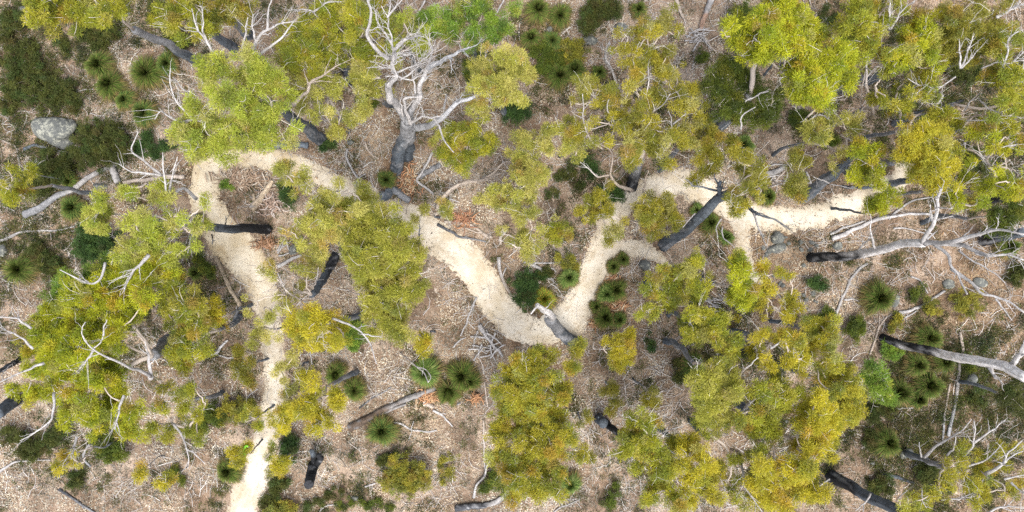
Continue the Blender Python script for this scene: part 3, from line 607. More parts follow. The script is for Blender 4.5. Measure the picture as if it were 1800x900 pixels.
T('huge yellow green gum, the biggest crown of the forest, with dead white antler limbs',
  '245,480,22 275,475,22 290,490,16 240,510,22 260,520,20 120,530,20 150,520,25 180,510,20 210,530,25 160,550,25 190,560,25 220,560,22 130,565,25 70,560,18 75,590,25 105,590,25 100,620,28 75,615,20 130,625,25 70,640,20 100,650,25 140,600,22 170,590,20 200,590,20 165,640,14 150,660,18 190,640,16 175,665,18 200,660,20 90,680,18 60,690,15 25,682,13 110,690,20 135,720,22 120,735,14 160,715,22 160,745,18 185,725,20 200,700,18 215,745,16 230,720,16 225,760,14 205,480,18 180,535,18 145,695,16 50,670,14', 7.2, 'bg', 30, dens=1.3, spread=1.4,
  base=(345,575), trunk=[(300,600,3.5),(268,625,6.0)], r0=.3, bark=(SLATE, GREY),
  limbs=[([(265,662,7.4),(225,642,8.6),(190,625,9.2),(165,612,9.5),(148,592,9.7),(144,578,9.8),(150,566,9.9)],dict(r0=.065,twig=4)),([(165,612,9.5),(176,603,9.6),(181,592,9.8)],dict(r0=.025,twig=2)),([(165,612,9.5),(155,630,9.6),(140,648,9.7)],dict(r0=.045,twig=4)),([(182,590,9.4),(183,575,9.5),(188,562,9.6)],dict(r0=.035,twig=0)),
   ([(262,448,9),(245,468,9.2),(232,482,9.3),(218,508,9.4)],dict(r0=.07,twig=8)),([(185,462,9),(178,488,9.2),(160,500,9.3),(140,490,9.5),(105,474,9.7)],dict(r0=.05,twig=3)),([(95,690,9),(92,735,9.3),(60,760,9.5),(35,775,9.7)],dict(r0=.05,twig=4)),([(218,695,8.8),(207,730,9),(202,755,9.1)],dict(r0=.05,twig=7)),
   ([(55,577,9),(30,560,9.3),(0,557,9.6)],dict(r0=.05,twig=5)),([(58,613,9),(35,592,9.3),(0,575,9.6)],dict(r0=.05,twig=5)),([(78,638,9),(35,655,9.3),(0,672,9.6)],dict(r0=.05,twig=3)),([(265,665,7.2),(262,640,7.6),(255,600,8)],dict(r0=.1,twig=3)),([(135,768,8.5),(130,790,8.7),(128,798,8.8)],dict(r0=.05,twig=8))])
T('rich green crown on the upper left flank of the biggest gum', '110,500,20 100,520,18 90,545,18 135,508,16 180,470,14 200,475,14 155,485,13 85,560,12 125,495,14', 6.0, 'gr', 31, dens=1.3, spread=1.4, r0=.12)
T('yellow gum crown between the biggest gum and the trail', '310,500,18 325,540,22 330,565,20 320,590,18 345,565,16 310,610,14 330,620,20 345,610,18 320,640,16 300,560,16 300,470,18 345,540,14 290,540,14 335,600,14', 5.2, 'yg', 32, base=(425,555), trunk=[(410,570,1.5),(385,580,3.2)], r0=.12)
T('small yellow gum crown close to the trail right of the biggest gum', '375,555,18 390,565,12 385,542,11 365,545,12 378,530,9', 4, 'yy', 33, r0=.07)
T('sparse yellow gum sprays below the biggest gum', '290,680,15 310,690,14 335,680,14 270,750,16 285,770,14 260,780,10 300,745,14 280,725,13 320,715,12 345,735,13 355,720,12 330,755,13 350,770,9 240,735,12 285,705,12', 4.4, 'yg', 34, r0=.1, dens=.8,
  limbs=[([(305,745,5.5),(325,775,5.8),(332,800,5.9),(330,825,6)],dict(r0=.05,twig=4)),([(326,788,5.8),(345,800,6),(360,815,6.1)],dict(r0=.03,twig=1))])
T('isolated yellow sapling in bare litter left of the shaded hollow', '115,810,14 135,815,13 100,820,10 148,805,9 122,800,10', 3.4, 'yy', 35, r0=.045, name='gum_sapling', cat='gum sapling', dens=.8)
T('tiny yellow sapling below the biggest gum near a bleached bent stick', '245,830,8 250,822,7 238,838,6', 2.2, 'yy', 36, r0=.025, name='gum_sapling', cat='gum sapling', jit=.1)
T('tiny yellow sapling halfway between the biggest gum and the lower trail', '290,850,8 282,845,7 296,842,6', 2.2, 'yy', 37, r0=.025, name='gum_sapling', cat='gum sapling', jit=.1)
T('dark trunked gum cut by the left edge with bright yellow tips', '15,320,20 30,332,18 15,345,14 10,300,12 36,312,10 5,330,14', 6, 'yg', 38, r0=.1)
T('tiny bright sapling beside the gum on the left edge', '52,300,9 58,308,8 50,308,6', 2.5, 'yg', 39, r0=.025, name='gum_sapling', cat='gum sapling', jit=.1)
T('tall olive gum with many forked cream limbs above the trail hump',
  '1160,45,20 1180,35,18 1140,60,18 1145,85,22 1120,105,22 1150,100,20 1195,65,12 1110,110,15 1165,125,22 1185,125,15 1100,75,20 1115,60,14 1175,95,12 1030,150,22 1010,180,18 1070,165,20 1045,175,18 1090,200,22 1120,145,22 1125,170,22 1150,165,20 1145,200,25 1190,155,15 1200,178,18 1110,215,20 1080,220,18 1105,250,25 1125,260,26 1150,255,25 1105,280,14 1180,235,16 1165,283,12 1010,225,16 1040,212,12 1060,250,12 1150,230,16', 6.2, 'ye', 40,
  base=(1110,330), trunk=[(1118,305,1.5),(1125,280,2.8)], r0=.24, bark=(BURNT*1.5, GREY*.8), dens=.62,
  limbs=[([(1112,335,1.2),(1080,322,2.4),(1071,300,3.2),(1078,280,4),(1072,262,4.8),(1045,250,5.5)],dict(r0=.085,c0=PINK*1.1,c1=PINK*1.2,twig=3)),([(1070,308,3.2),(1050,308,3.8),(1035,295,4.2),(1020,285,4.6)],dict(r0=.05,c0=PINK*1.2,twig=3)),([(1072,326,2.2),(1060,335,2.6),(1048,342,3)],dict(r0=.05,c0=PINK*1.2,twig=0)),
   ([(1060,262,5),(1038,245,5.6),(1028,210,6.2),(1024,165,7)],dict(r0=.05,c0=PINK,twig=4)),([(1132,250,4.5),(1140,205,5.8),(1165,185,6.6),(1178,165,7.2)],dict(r0=.05,c0=PINK*1.15,twig=4)),([(1138,215,5.5),(1138,185,6.4),(1140,120,7.2)],dict(r0=.05,c0=PINK*1.15,twig=3)),([(1168,268,4.5),(1185,235,5.6),(1183,215,6.2),(1175,195,6.8)],dict(r0=.06,c0=PINK*1.2,twig=4)),([(1183,218,6.1),(1200,205,6.6),(1215,185,7)],dict(r0=.04,twig=3)),
   ([(1080,215,5.8),(1068,190,6.4),(1070,175,6.8)],dict(r0=.035,c0=PALE,twig=1)),([(1128,290,2.5),(1105,290,3.4),(1104,275,4.2)],dict(r0=.06,c0=PINK*1.1,twig=1)),([(1133,345,1),(1132,325,2),(1140,300,3)],dict(r0=.07,c0=PINK*1.1,c1=PINK,twig=0)),([(1090,158,4),(1075,125,4.6),(1065,90,5),(1072,72,5.2)],dict(r0=.05,c0=PALE*.8,twig=3))])
T('golden open gum crown right of the olive gum with cream limbs', '1215,160,18 1225,205,20 1255,225,20 1280,250,18 1260,280,15 1240,260,20 1215,250,18 1205,230,18 1235,182,13 1230,305,13 1215,320,11 1245,300,11 1270,262,14 1232,232,15', 5.2, 'ye', 41, r0=.12, dens=.85, base=(1160,300))
T('gum with thick slate trunk lying along the view below the upper trail', '1300,270,16 1312,300,18 1325,315,18 1325,332,16 1300,322,14 1325,290,16 1290,345,12 1280,352,11 1308,362,11 1292,368,11 1335,345,10 1310,282,12', 7, 'ye', 42,
  base=(1168,432), trunk=[(1200,404,1.8),(1235,376,3.6),(1262,350,5.0),(1290,338,6.0)], r0=.25, bark=(SLATE*.8, SLATE*1.1),
  limbs=[([(1264,352,4.8),(1264,338,5.4),(1266,320,5.9)],dict(r0=.13,r1=.06,c0=BURNT*2,c1=SLATE,twig=3)),([(1260,335,5.3),(1225,328,5.8),(1205,315,6.3)],dict(r0=.05,c0=SLATE,c1=GREY,twig=4)),([(1268,385,4.5),(1260,400,4.8),(1262,418,5)],dict(r0=.035,c0=PALE,twig=0)),([(1270,398,4.5),(1270,415,4.8),(1280,425,5),(1298,440,5.2)],dict(r0=.035,c0=PALE,twig=0)),([(1222,375,4),(1212,385,4.2),(1200,400,4.4)],dict(r0=.03,twig=1))])
T('narrow yellow crown between the thick slate trunk and the pale upper log', '1405,290,14 1405,320,14 1395,335,14 1400,270,12 1385,330,11 1410,345,10 1398,305,12', 5, 'ye', 43, r0=.07)
T('brownish gum with dim green core between trail hump and slate trunk', '1130,370,20 1165,365,22 1180,390,18 1150,400,18 1115,390,13 1145,380,18 1170,345,12', 3.8, 'ye', 44, r0=.09, dens=.85)
T('drooping golden spray hanging over the sand fork', '1060,350,20 1045,365,18 1022,370,13 1070,372,11 1050,345,14 1040,385,10 1082,402,12 1064,422,9 1090,385,9', 3.6, 'ye', 45, r0=.07, dens=.8)
T('loose pale yellow gum in the centre above the sandy dip', '925,240,18 945,245,20 960,255,16 905,270,12 920,290,22 935,310,22 915,330,18 955,312,12 930,345,18 895,345,18 905,370,16 870,355,20 850,352,13 930,385,18 935,405,20 915,420,18 950,430,13 900,430,13 925,440,14 885,410,13 880,335,14 910,310,13 945,370,11', 4, 'pl', 46, r0=.12, dens=.8)
T('green sapling with dark heart left of the sand fork', '975,400,18 990,415,14 965,385,13 985,430,10 960,405,12', 2.6, 'yg', 47, r0=.06, name='gum_sapling', cat='gum sapling', jit=.2)
T('brown tinged thin gum left of the olive gum with cream limbs', '1010,238,18 1000,260,14 1020,258,12 980,228,15 995,215,12 965,222,12 1015,275,9', 4.4, 'pl', 48, r0=.07, dens=.75)
T('thin pale sapling under the dead tree\'s long white claw branch', '775,240,13 770,225,12 785,232,9 765,248,9', 3.2, 'pl', 49, r0=.035, name='gum_sapling', cat='gum sapling', dens=.7, jit=.2)
T('spindly sapling beside the start of the arching pale branch', '775,365,14 787,372,12 745,372,11 765,378,10 730,385,9', 3.0, 'pl', 50, r0=.05, name='gum_sapling', cat='gum sapling', dens=.8, jit=.2,
  limbs=[([(738,430,1.5),(738,410,2.2),(738,385,3)],dict(r0=.05,c0=SLATE,c1=GREY,twig=2))])
T('big brilliant yellow green gum crown, top right of centre',
  '1370,15,28 1345,35,22 1390,30,25 1375,55,28 1345,55,22 1410,45,20 1425,60,22 1300,55,22 1275,55,18 1330,85,25 1360,80,25 1345,97,17 1300,80,20 1385,100,22 1375,120,22 1415,78,18 1455,100,24 1450,125,22 1425,130,22 1485,92,15 1490,120,18 1480,142,15 1420,150,20 1400,155,18 1435,167,20 1445,177,10 1402,168,15 1320,65,16 1400,85,14 1405,120,16 1365,0,20', 8.8, 'bg', 51, dens=1.3, spread=1.4, base=(1250,235), trunk=[(1290,200,3),(1320,165,5.5)], r0=.26, bark=(SLATE, GREY))
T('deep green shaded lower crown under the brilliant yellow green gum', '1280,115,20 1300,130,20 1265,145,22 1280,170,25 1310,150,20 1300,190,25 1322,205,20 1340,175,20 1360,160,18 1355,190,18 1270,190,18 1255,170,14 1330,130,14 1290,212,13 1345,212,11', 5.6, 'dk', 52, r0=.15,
  limbs=[([(1350,160,6.5),(1330,168,6.8),(1310,178,7)],dict(r0=.04,twig=2)),([(1302,228,6),(1305,205,6.4),(1318,195,6.6),(1328,188,6.8)],dict(r0=.04,twig=0))])
T('yellow gum crown tips right beside the brilliant crown\'s edge', '1460,55,15 1450,62,10 1470,48,9 1440,48,9', 6, 'yg', 53, r0=.05)
T('olive gum at the top edge beyond the brilliant crown', '1500,20,25 1520,8,22 1515,45,22 1550,35,15 1575,8,14 1560,50,14 1515,80,18 1500,75,15 1535,60,14 1490,50,12 1548,92,12', 7.4, 'yg', 54, dens=1.3, spread=1.4, r0=.15, base=(1375,120), trunk=[(1410,95,2.6),(1450,65,5)])
T('rounded dark green crown tipped yellow behind bare white twigs', '1620,60,25 1640,80,22 1600,85,20 1625,95,20 1610,50,18 1580,80,20 1565,110,16 1590,105,16 1645,105,12 1640,118,11 1595,65,12', 7, 'bg', 55, dens=1.3, spread=1.4, r0=.15,
  limbs=[([(1563,52,7.4),(1562,35,7.8),(1565,5,8.2)],dict(r0=.05,twig=5)),([(1565,52,7.4),(1585,20,8),(1608,2,8.4)],dict(r0=.05,twig=5)),([(1535,200,5),(1524,150,6.2),(1527,120,7),(1538,75,7.8),(1543,45,8.2)],dict(r0=.08,c0=PINK,twig=6)),([(1538,75,7.8),(1555,56,8.1)],dict(r0=.035,twig=1)),([(1600,70,7.6),(1618,60,7.8),(1630,55,7.9)],dict(r0=.03,twig=2))])
T('wide dull olive crown in the top right corner', '1720,25,25 1690,35,25 1740,42,22 1660,30,16 1715,90,22 1690,65,22 1720,60,22 1700,100,16 1750,15,14 1765,5,14 1665,55,14 1735,70,16 1680,90,14', 7, 'ol', 56, r0=.16, dens=.95,
  limbs=[([(1688,120,7),(1688,95,7.3),(1686,68,7.6)],dict(r0=.05,twig=4)),([(1690,118,7),(1702,90,7.3),(1712,55,7.6)],dict(r0=.045,twig=4)),([(1690,120,7),(1705,105,7.2),(1718,88,7.4)],dict(r0=.04,twig=5)),([(1752,30,7.5),(1775,18,7.8),(1800,6,8)],dict(r0=.07,twig=6))])
T('yellow topped gum standing right of the dull olive crown', '1760,80,22 1775,60,14 1790,78,12 1750,62,14 1768,95,14', 7, 'yg', 57, r0=.1)
T('olive gum near the right edge under curling white twigs', '1745,125,20 1760,142,18 1780,130,16 1775,162,16 1790,167,14 1740,147,14 1765,175,16 1795,150,10', 6.6, 'yg', 58, r0=.12,
  limbs=[([(1762,125,7.2),(1770,95,7.6),(1772,70,7.9),(1790,55,8)],dict(r0=.05,twig=6)),([(1765,120,7.2),(1785,105,7.5),(1800,90,7.7)],dict(r0=.05,twig=7)),([(1725,120,6.8),(1750,110,7.2),(1775,112,7.5)],dict(r0=.035,twig=5)),([(1790,145,7),(1797,125,7.3),(1800,110,7.5)],dict(r0=.04,twig=2))])
T('straggly gum crossed by fine white twigs above the black fallen log', '1525,120,16 1555,130,16 1620,135,18 1635,152,18 1625,172,16 1580,157,14 1560,167,16 1590,180,15 1585,197,14 1610,140,13 1600,165,12 1540,150,12 1570,190,13 1540,175,11', 6.2, 'yg', 59, r0=.12, dens=.85,
  limbs=[([(1655,152,7),(1625,152,6.9),(1595,138,6.8)],dict(r0=.03,twig=6)),([(1680,135,7),(1660,148,6.9),(1630,168,6.8)],dict(r0=.03,twig=6)),([(1570,130,6.5),(1572,115,6.7),(1580,100,6.8)],dict(r0=.03,twig=2))])
T('yellow green gum below the black fallen log at right', '1610,215,18 1640,207,16 1660,202,18 1677,220,14 1600,230,13 1650,222,13 1628,195,10', 6, 'yg', 60, r0=.1)
T('gum crown reaching the right edge beside the black fallen log', '1760,202,16 1780,215,20 1750,220,14 1735,212,13 1790,195,12 1770,230,13', 6.2, 'yg', 61, r0=.11,
  limbs=[([(1695,195,5.5),(1705,180,5.8),(1720,165,6)],dict(r0=.04,twig=4)),([(1720,175,6),(1740,190,6.3),(1795,208,6.7)],dict(r0=.04,twig=6)),([(1700,212,5.8),(1740,212,6.2)],dict(r0=.035,twig=2))])
T('bright yellow gum crown over the far right end of the trail', '1600,240,20 1630,235,20 1595,270,20 1620,265,25 1645,290,25 1665,285,16 1620,300,20 1640,315,18 1665,312,11 1635,335,9 1642,252,16 1655,265,12', 7.6, 'yy', 62, dens=1.3, spread=1.4, base=(1490,300), trunk=[(1530,290,3),(1570,285,5.2)], r0=.2)
T('green gum crown topping the blue grey leaning trunk beside the trail', '1515,265,18 1510,290,14 1530,290,16 1545,310,15 1520,307,13 1500,310,9 1540,270,13', 6, 'bg', 63, base=(1412,348), trunk=[(1440,327,1.8),(1470,302,3.4),(1500,272,4.8)], r0=.25, bark=(SLATE*1.1, SLATE),
  limbs=[([(1458,322,3),(1440,315,3.3),(1430,312,3.5)],dict(r0=.03,twig=2)),([(1460,324,3),(1480,328,3.3),(1500,332,3.5)],dict(r0=.03,twig=1)),([(1487,300,4),(1488,285,4.4),(1490,262,4.8)],dict(r0=.04,c0=SLATE,twig=0))])
T('small bright gum overhanging the right end of the trail', '1540,360,14 1560,350,16 1570,340,11 1530,365,11 1575,352,8 1545,347,10', 4.4, 'bg', 64, r0=.06)
T('ragged yellow green crown above the black shaded trunk at right', '1700,300,15 1710,320,16 1690,325,12 1700,345,18 1720,350,12 1685,355,12 1710,362,11 1705,285,9 1675,340,9', 6, 'bg', 65, r0=.09)
T('broad crown cut by the right edge above the dead tree\'s tips', '1720,240,15 1770,240,16 1790,250,14 1780,280,16 1755,292,14 1760,320,18 1780,327,16 1745,325,12 1790,300,14 1780,342,11 1745,258,13 1765,262,13 1735,280,10', 6.8, 'bg', 66, r0=.14,
  limbs=[([(1700,262,6.2),(1720,270,6.4),(1735,290,6.6)],dict(r0=.05,c0=PINK,twig=6)),([(1735,250,6.6),(1760,258,6.9),(1792,254,7.1)],dict(r0=.035,twig=5)),([(1695,250,6.2),(1698,262,6.1)],dict(r0=.05,twig=3))])
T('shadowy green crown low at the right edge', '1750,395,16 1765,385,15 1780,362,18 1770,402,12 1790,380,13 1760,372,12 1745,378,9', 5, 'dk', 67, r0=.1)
T('thin pale gum left of the blue grey leaning trunk', '1450,240,16 1430,235,14 1420,225,16 1462,212,12 1480,205,13 1500,215,13 1440,215,11 1475,275,13 1465,290,10 1490,228,11', 5.4, 'pl', 68, r0=.08, dens=.75,
  limbs=[([(1420,205,5),(1440,188,5.3),(1458,195,5.5),(1455,210,5.6)],dict(r0=.05,c0=PINK,twig=5)),([(1415,215,5),(1440,202,5.3),(1460,212,5.5)],dict(r0=.03,twig=4)),([(1478,237,5),(1490,243,5.2),(1500,248,5.3)],dict(r0=.05,c0=PINK*1.2,twig=0))])
T('greenish yellow gum right of the open litter in the lower middle', '1160,475,14 1145,510,16 1165,520,16 1130,550,11 1150,547,13 1180,500,16 1210,470,20 1230,460,18 1220,500,20 1245,500,14 1200,522,14 1225,530,14 1190,480,14 1175,535,10 1240,480,12', 5.4, 'yg', 69, r0=.12, dens=.85)
T('bright lime tinted crown above the shaded grass tree hollow', '1210,565,16 1230,575,18 1255,590,18 1265,562,13 1240,560,12 1280,600,16 1285,620,11 1220,590,14 1215,550,10 1265,610,12', 6, 'yg', 70, dens=1.3, spread=1.4, r0=.1)
T('upright yellow crown below the sand spur', '1290,460,13 1300,480,18 1310,500,18 1305,530,14 1320,512,12 1290,515,13 1300,445,9 1318,540,10', 6, 'bg', 71, dens=1.3, spread=1.4, r0=.09)
T('broken yellow crown around pale rubble near the sand spur', '1340,470,12 1345,486,13 1330,540,13 1345,512,12 1385,485,11 1350,522,14 1390,530,15 1400,547,11 1370,545,14 1350,560,13 1385,560,13 1302,555,10 1370,480,9 1362,502,9', 5.2, 'yy', 72, r0=.09, dens=.8)
T('yellow crown with hollow middle at the heart of the lower right thicket', '1335,610,18 1350,630,14 1325,620,12 1345,590,13 1335,575,10 1360,600,9 1350,645,10', 6.2, 'yy', 73, r0=.09)
T('small clear yellow crown capping a slope left of the orange trees', '1395,600,18 1405,617,14 1402,640,13 1380,590,12 1388,628,12 1412,632,9', 6.4, 'yy', 74, r0=.09)
T('golden crown left in the lower right thicket above a bent pale limb', '1250,655,16 1275,650,18 1280,680,18 1255,690,22 1240,710,18 1270,710,18 1290,695,12 1232,680,14 1225,665,11 1265,670,15 1245,730,12', 7.2, 'py', 75, dens=1.3, spread=1.4, base=(1170,600), r0=.14)
T('dim olive crown between the two golden crowns of the lower right thicket', '1340,680,16 1380,690,16 1330,700,16 1370,710,16 1360,665,12 1345,740,18 1320,745,16 1360,760,14 1300,740,14 1395,690,13 1355,695,14 1375,675,11 1325,725,12', 6.6, 'yg', 76, r0=.13, dens=1.2,
  limbs=[([(1305,725,6),(1320,708,6.4),(1335,695,6.8),(1350,678,7.1)],dict(r0=.07,twig=3)),([(1355,612,6.8),(1370,602,7),(1380,590,7.2)],dict(r0=.05,twig=4)),([(1295,665,6.5),(1315,645,6.8),(1333,628,7)],dict(r0=.055,c0=PINK,twig=1))])
T('largest golden crown of the lower right thicket with orange rim', '1420,710,16 1440,720,20 1460,735,16 1430,745,20 1455,760,16 1475,742,12 1440,780,18 1420,770,14 1460,790,12 1420,800,14 1400,820,20 1425,825,14 1410,850,18 1430,870,15 1395,870,18 1370,850,18 1350,860,18 1345,880,14 1340,820,16 1365,820,14 1380,890,14 1405,745,12 1445,700,12 1445,865,9 1385,840,12 1435,795,12 1330,850,13 1405,785,12', 7.4, 'yy', 77, dens=1.3, spread=1.4, base=(1290,700), r0=.2)
T('olive gum with long forked grey limbs at the bottom of the thicket', '1230,740,14 1245,765,12 1260,752,12 1280,740,13 1290,815,13 1300,840,13 1315,800,12 1280,860,12 1320,832,12 1300,870,11 1340,795,10 1315,885,12', 5.6, 'yg', 78, r0=.12, dens=.85,
  limbs=[([(1285,790,5),(1302,800,5.6),(1305,835,6.2),(1318,865,6.6),(1340,900,7)],dict(r0=.08,c0=PINK*1.1,twig=4)),([(1302,800,5.6),(1330,808,6),(1350,810,6.2)],dict(r0=.035,twig=3)),([(1278,800,5),(1292,815,5.5),(1300,832,5.9)],dict(r0=.04,twig=1)),([(1335,836,5.8),(1355,842,6),(1375,840,6.2),(1386,828,6.3)],dict(r0=.05,c0=PINK*1.1,twig=2)),([(1240,812,5),(1258,830,5.5),(1270,850,5.9),(1280,885,6.3)],dict(r0=.05,c0=PINK*1.1,twig=6))])
T('wide yellow gum crown along the bottom edge right of the open gully', '1130,740,14 1150,745,14 1120,760,16 1095,760,13 1100,790,16 1130,790,16 1145,775,14 1160,800,16 1120,815,14 1170,830,14 1185,780,12 1150,860,16 1140,880,14 1180,870,14 1175,815,12 1110,740,11 1148,830,12 1160,845,12 1195,890,13 1135,770,12', 6.6, 'yg', 79, base=(1065,742), r0=.15, dens=1.2, bark=(BURNT, SLATE),
  limbs=[([(1165,760,5.8),(1185,752,6.2),(1200,750,6.4)],dict(r0=.035,twig=7)),([(1125,770,5.8),(1136,755,6.2),(1138,735,6.4)],dict(r0=.03,twig=2)),([(1175,790,6),(1190,800,6.3),(1200,812,6.5)],dict(r0=.035,twig=6))])
T('orange tipped crown at the bottom of the thicket with bare middle', '1200,780,14 1215,772,13 1220,790,16 1205,810,16 1240,820,14 1265,827,13 1250,840,14 1215,840,13 1230,800,12 1210,880,14 1230,855,12 1255,870,13 1190,895,11 1205,862,10', 6.4, 'yy', 80, dens=1.3, spread=1.4, r0=.12)
T('small yellow crown standing alone above the bottom thicket gap', '1150,700,9 1140,705,9 1145,692,7', 4, 'ye', 81, r0=.04, name='gum_sapling', cat='gum sapling')
T('burnt orange crown nearest the open ground right of the thicket', '1465,640,14 1475,660,14 1450,665,14 1485,690,15 1500,700,12 1480,720,13 1500,680,12 1500,722,14 1497,740,11 1490,650,11 1470,690,12 1488,710,12 1440,645,10', 6, 'or', 82, dens=1.3, spread=1.4, r0=.12)
T('orange olive crown at the top corner of the lower right thicket', '1440,570,14 1430,577,16 1455,590,14 1450,610,14 1435,600,14 1465,562,9 1420,572,11 1430,620,10 1458,575,11', 5, 'or', 83, dens=1.3, spread=1.4, r0=.09)
T('long orange brown gum crown below the dip in the trail',
  '960,620,13 915,640,16 945,640,18 900,660,16 930,665,18 955,660,16 1000,643,9 1012,640,9 1016,612,11 885,690,18 915,695,18 945,690,18 975,690,16 990,702,10 990,680,10 890,720,18 920,725,20 950,725,18 980,730,16 885,755,18 915,760,20 945,755,18 975,760,18 1000,770,14 895,790,18 925,795,18 955,790,18 985,790,13 1010,790,13 1025,800,11 900,825,18 930,825,18 960,825,18 985,835,15 910,855,18 940,860,18 970,860,13 985,860,10 880,840,12 900,875,12 875,800,13 870,760,12 1030,788,9', 6.2, 'or', 84, dens=1.3, spread=1.4, r0=.18, base=(925,690), trunk=[(922,700,1.8),(922,712,3.6)],
  limbs=[([(950,800,6.2),(960,793,6.5),(970,790,6.7)],dict(r0=.04,twig=3)),([(925,668,6),(935,658,6.2),(920,645,6.5)],dict(r0=.025,twig=1))])
T('round golden sapling on the open litter right of the leaning snag', '1090,600,17 1100,620,15 1085,640,13 1060,610,12 1070,627,12 1102,592,12 1095,632,9', 3.4, 'yy', 85, r0=.06, name='gum_sapling', cat='gum sapling', jit=.2)
T('thin olive sapling on the litter below the round golden sapling', '1070,690,13 1075,720,12 1095,690,10 1065,675,10 1080,705,10 1105,702,8', 3, 'ol', 86, r0=.05, dens=.75, name='gum_sapling', cat='gum sapling', jit=.2)
T('olive sapling beside the long orange brown crown\'s right edge', '1030,725,9 1020,745,8 1035,800,9 1028,735,8 1032,760,6', 2.6, 'ol', 87, r0=.04, dens=.75, name='gum_sapling', cat='gum sapling', jit=.15)
T('pale fresh green tree beside the orange crown and grass trees', '1535,650,13 1545,670,19 1525,680,16 1540,695,16 1555,685,13 1560,705,11 1520,660,10 1550,658,11 1530,665,12', 4.6, 'gr', 88, r0=.08)
T('yellow flecked gum among dead white branches in the bottom right corner', '1610,870,13 1600,888,13 1640,860,16 1655,872,12 1690,800,14 1685,820,12 1660,812,12 1720,800,12 1720,830,16 1740,840,14 1725,870,13 1785,862,13 1770,872,12 1760,825,12 1750,790,11 1670,840,14 1700,850,14 1782,790,11 1625,885,11 1710,812,11 1715,885,11 1735,818,10 1790,845,10', 5.8, 'or', 89, r0=.14, dens=.75,
  base=(1600,800), trunk=[(1612,805,1.0),(1635,812,2.6),(1665,825,4.0)],
  limbs=[([(1625,803,4.5),(1645,788,5.2),(1670,772,5.8),(1690,755,6.2),(1708,737,6.5)],dict(r0=.075,twig=4)),([(1665,800,5),(1677,785,5.4),(1679,762,5.8)],dict(r0=.05,twig=1)),([(1695,802,5.4),(1712,778,6),(1713,740,6.5)],dict(r0=.06,twig=3)),([(1713,778,6),(1740,758,6.4),(1768,738,6.8)],dict(r0=.05,twig=4)),([(1733,833,6),(1762,817,6.5),(1775,795,6.8),(1797,775,7)],dict(r0=.085,twig=4)),([(1762,817,6.5),(1780,800,6.7),(1800,792,6.9)],dict(r0=.05,twig=2)),([(1700,820,5.6),(1735,808,6),(1757,785,6.3)],dict(r0=.045,twig=4)),
   ([(1620,803,4.4),(1616,785,4.8),(1616,777,4.9)],dict(r0=.04,twig=1)),([(1655,878,5),(1685,876,5.3),(1715,872,5.5)],dict(r0=.05,twig=12)),([(1620,858,4.6),(1622,880,4.9),(1629,893,5)],dict(r0=.03,twig=3)),([(1765,842,6.4),(1800,835,6.7)],dict(r0=.05,twig=2)),([(1740,900,6),(1760,890,6.2),(1800,893,6.4)],dict(r0=.05,twig=8)),([(1777,848,6.4),(1792,862,6.6),(1800,868,6.7)],dict(r0=.05,twig=3)),([(1585,895,4.4),(1580,878,4.7),(1595,862,4.9)],dict(r0=.03,c0=PINK*1.1,twig=1))])
T('dull green crown cut by the lower right edge above the white branches', '1780,690,18 1795,710,14 1765,700,13 1790,670,12 1775,715,11', 3.6, 'db', 90, r0=.08)
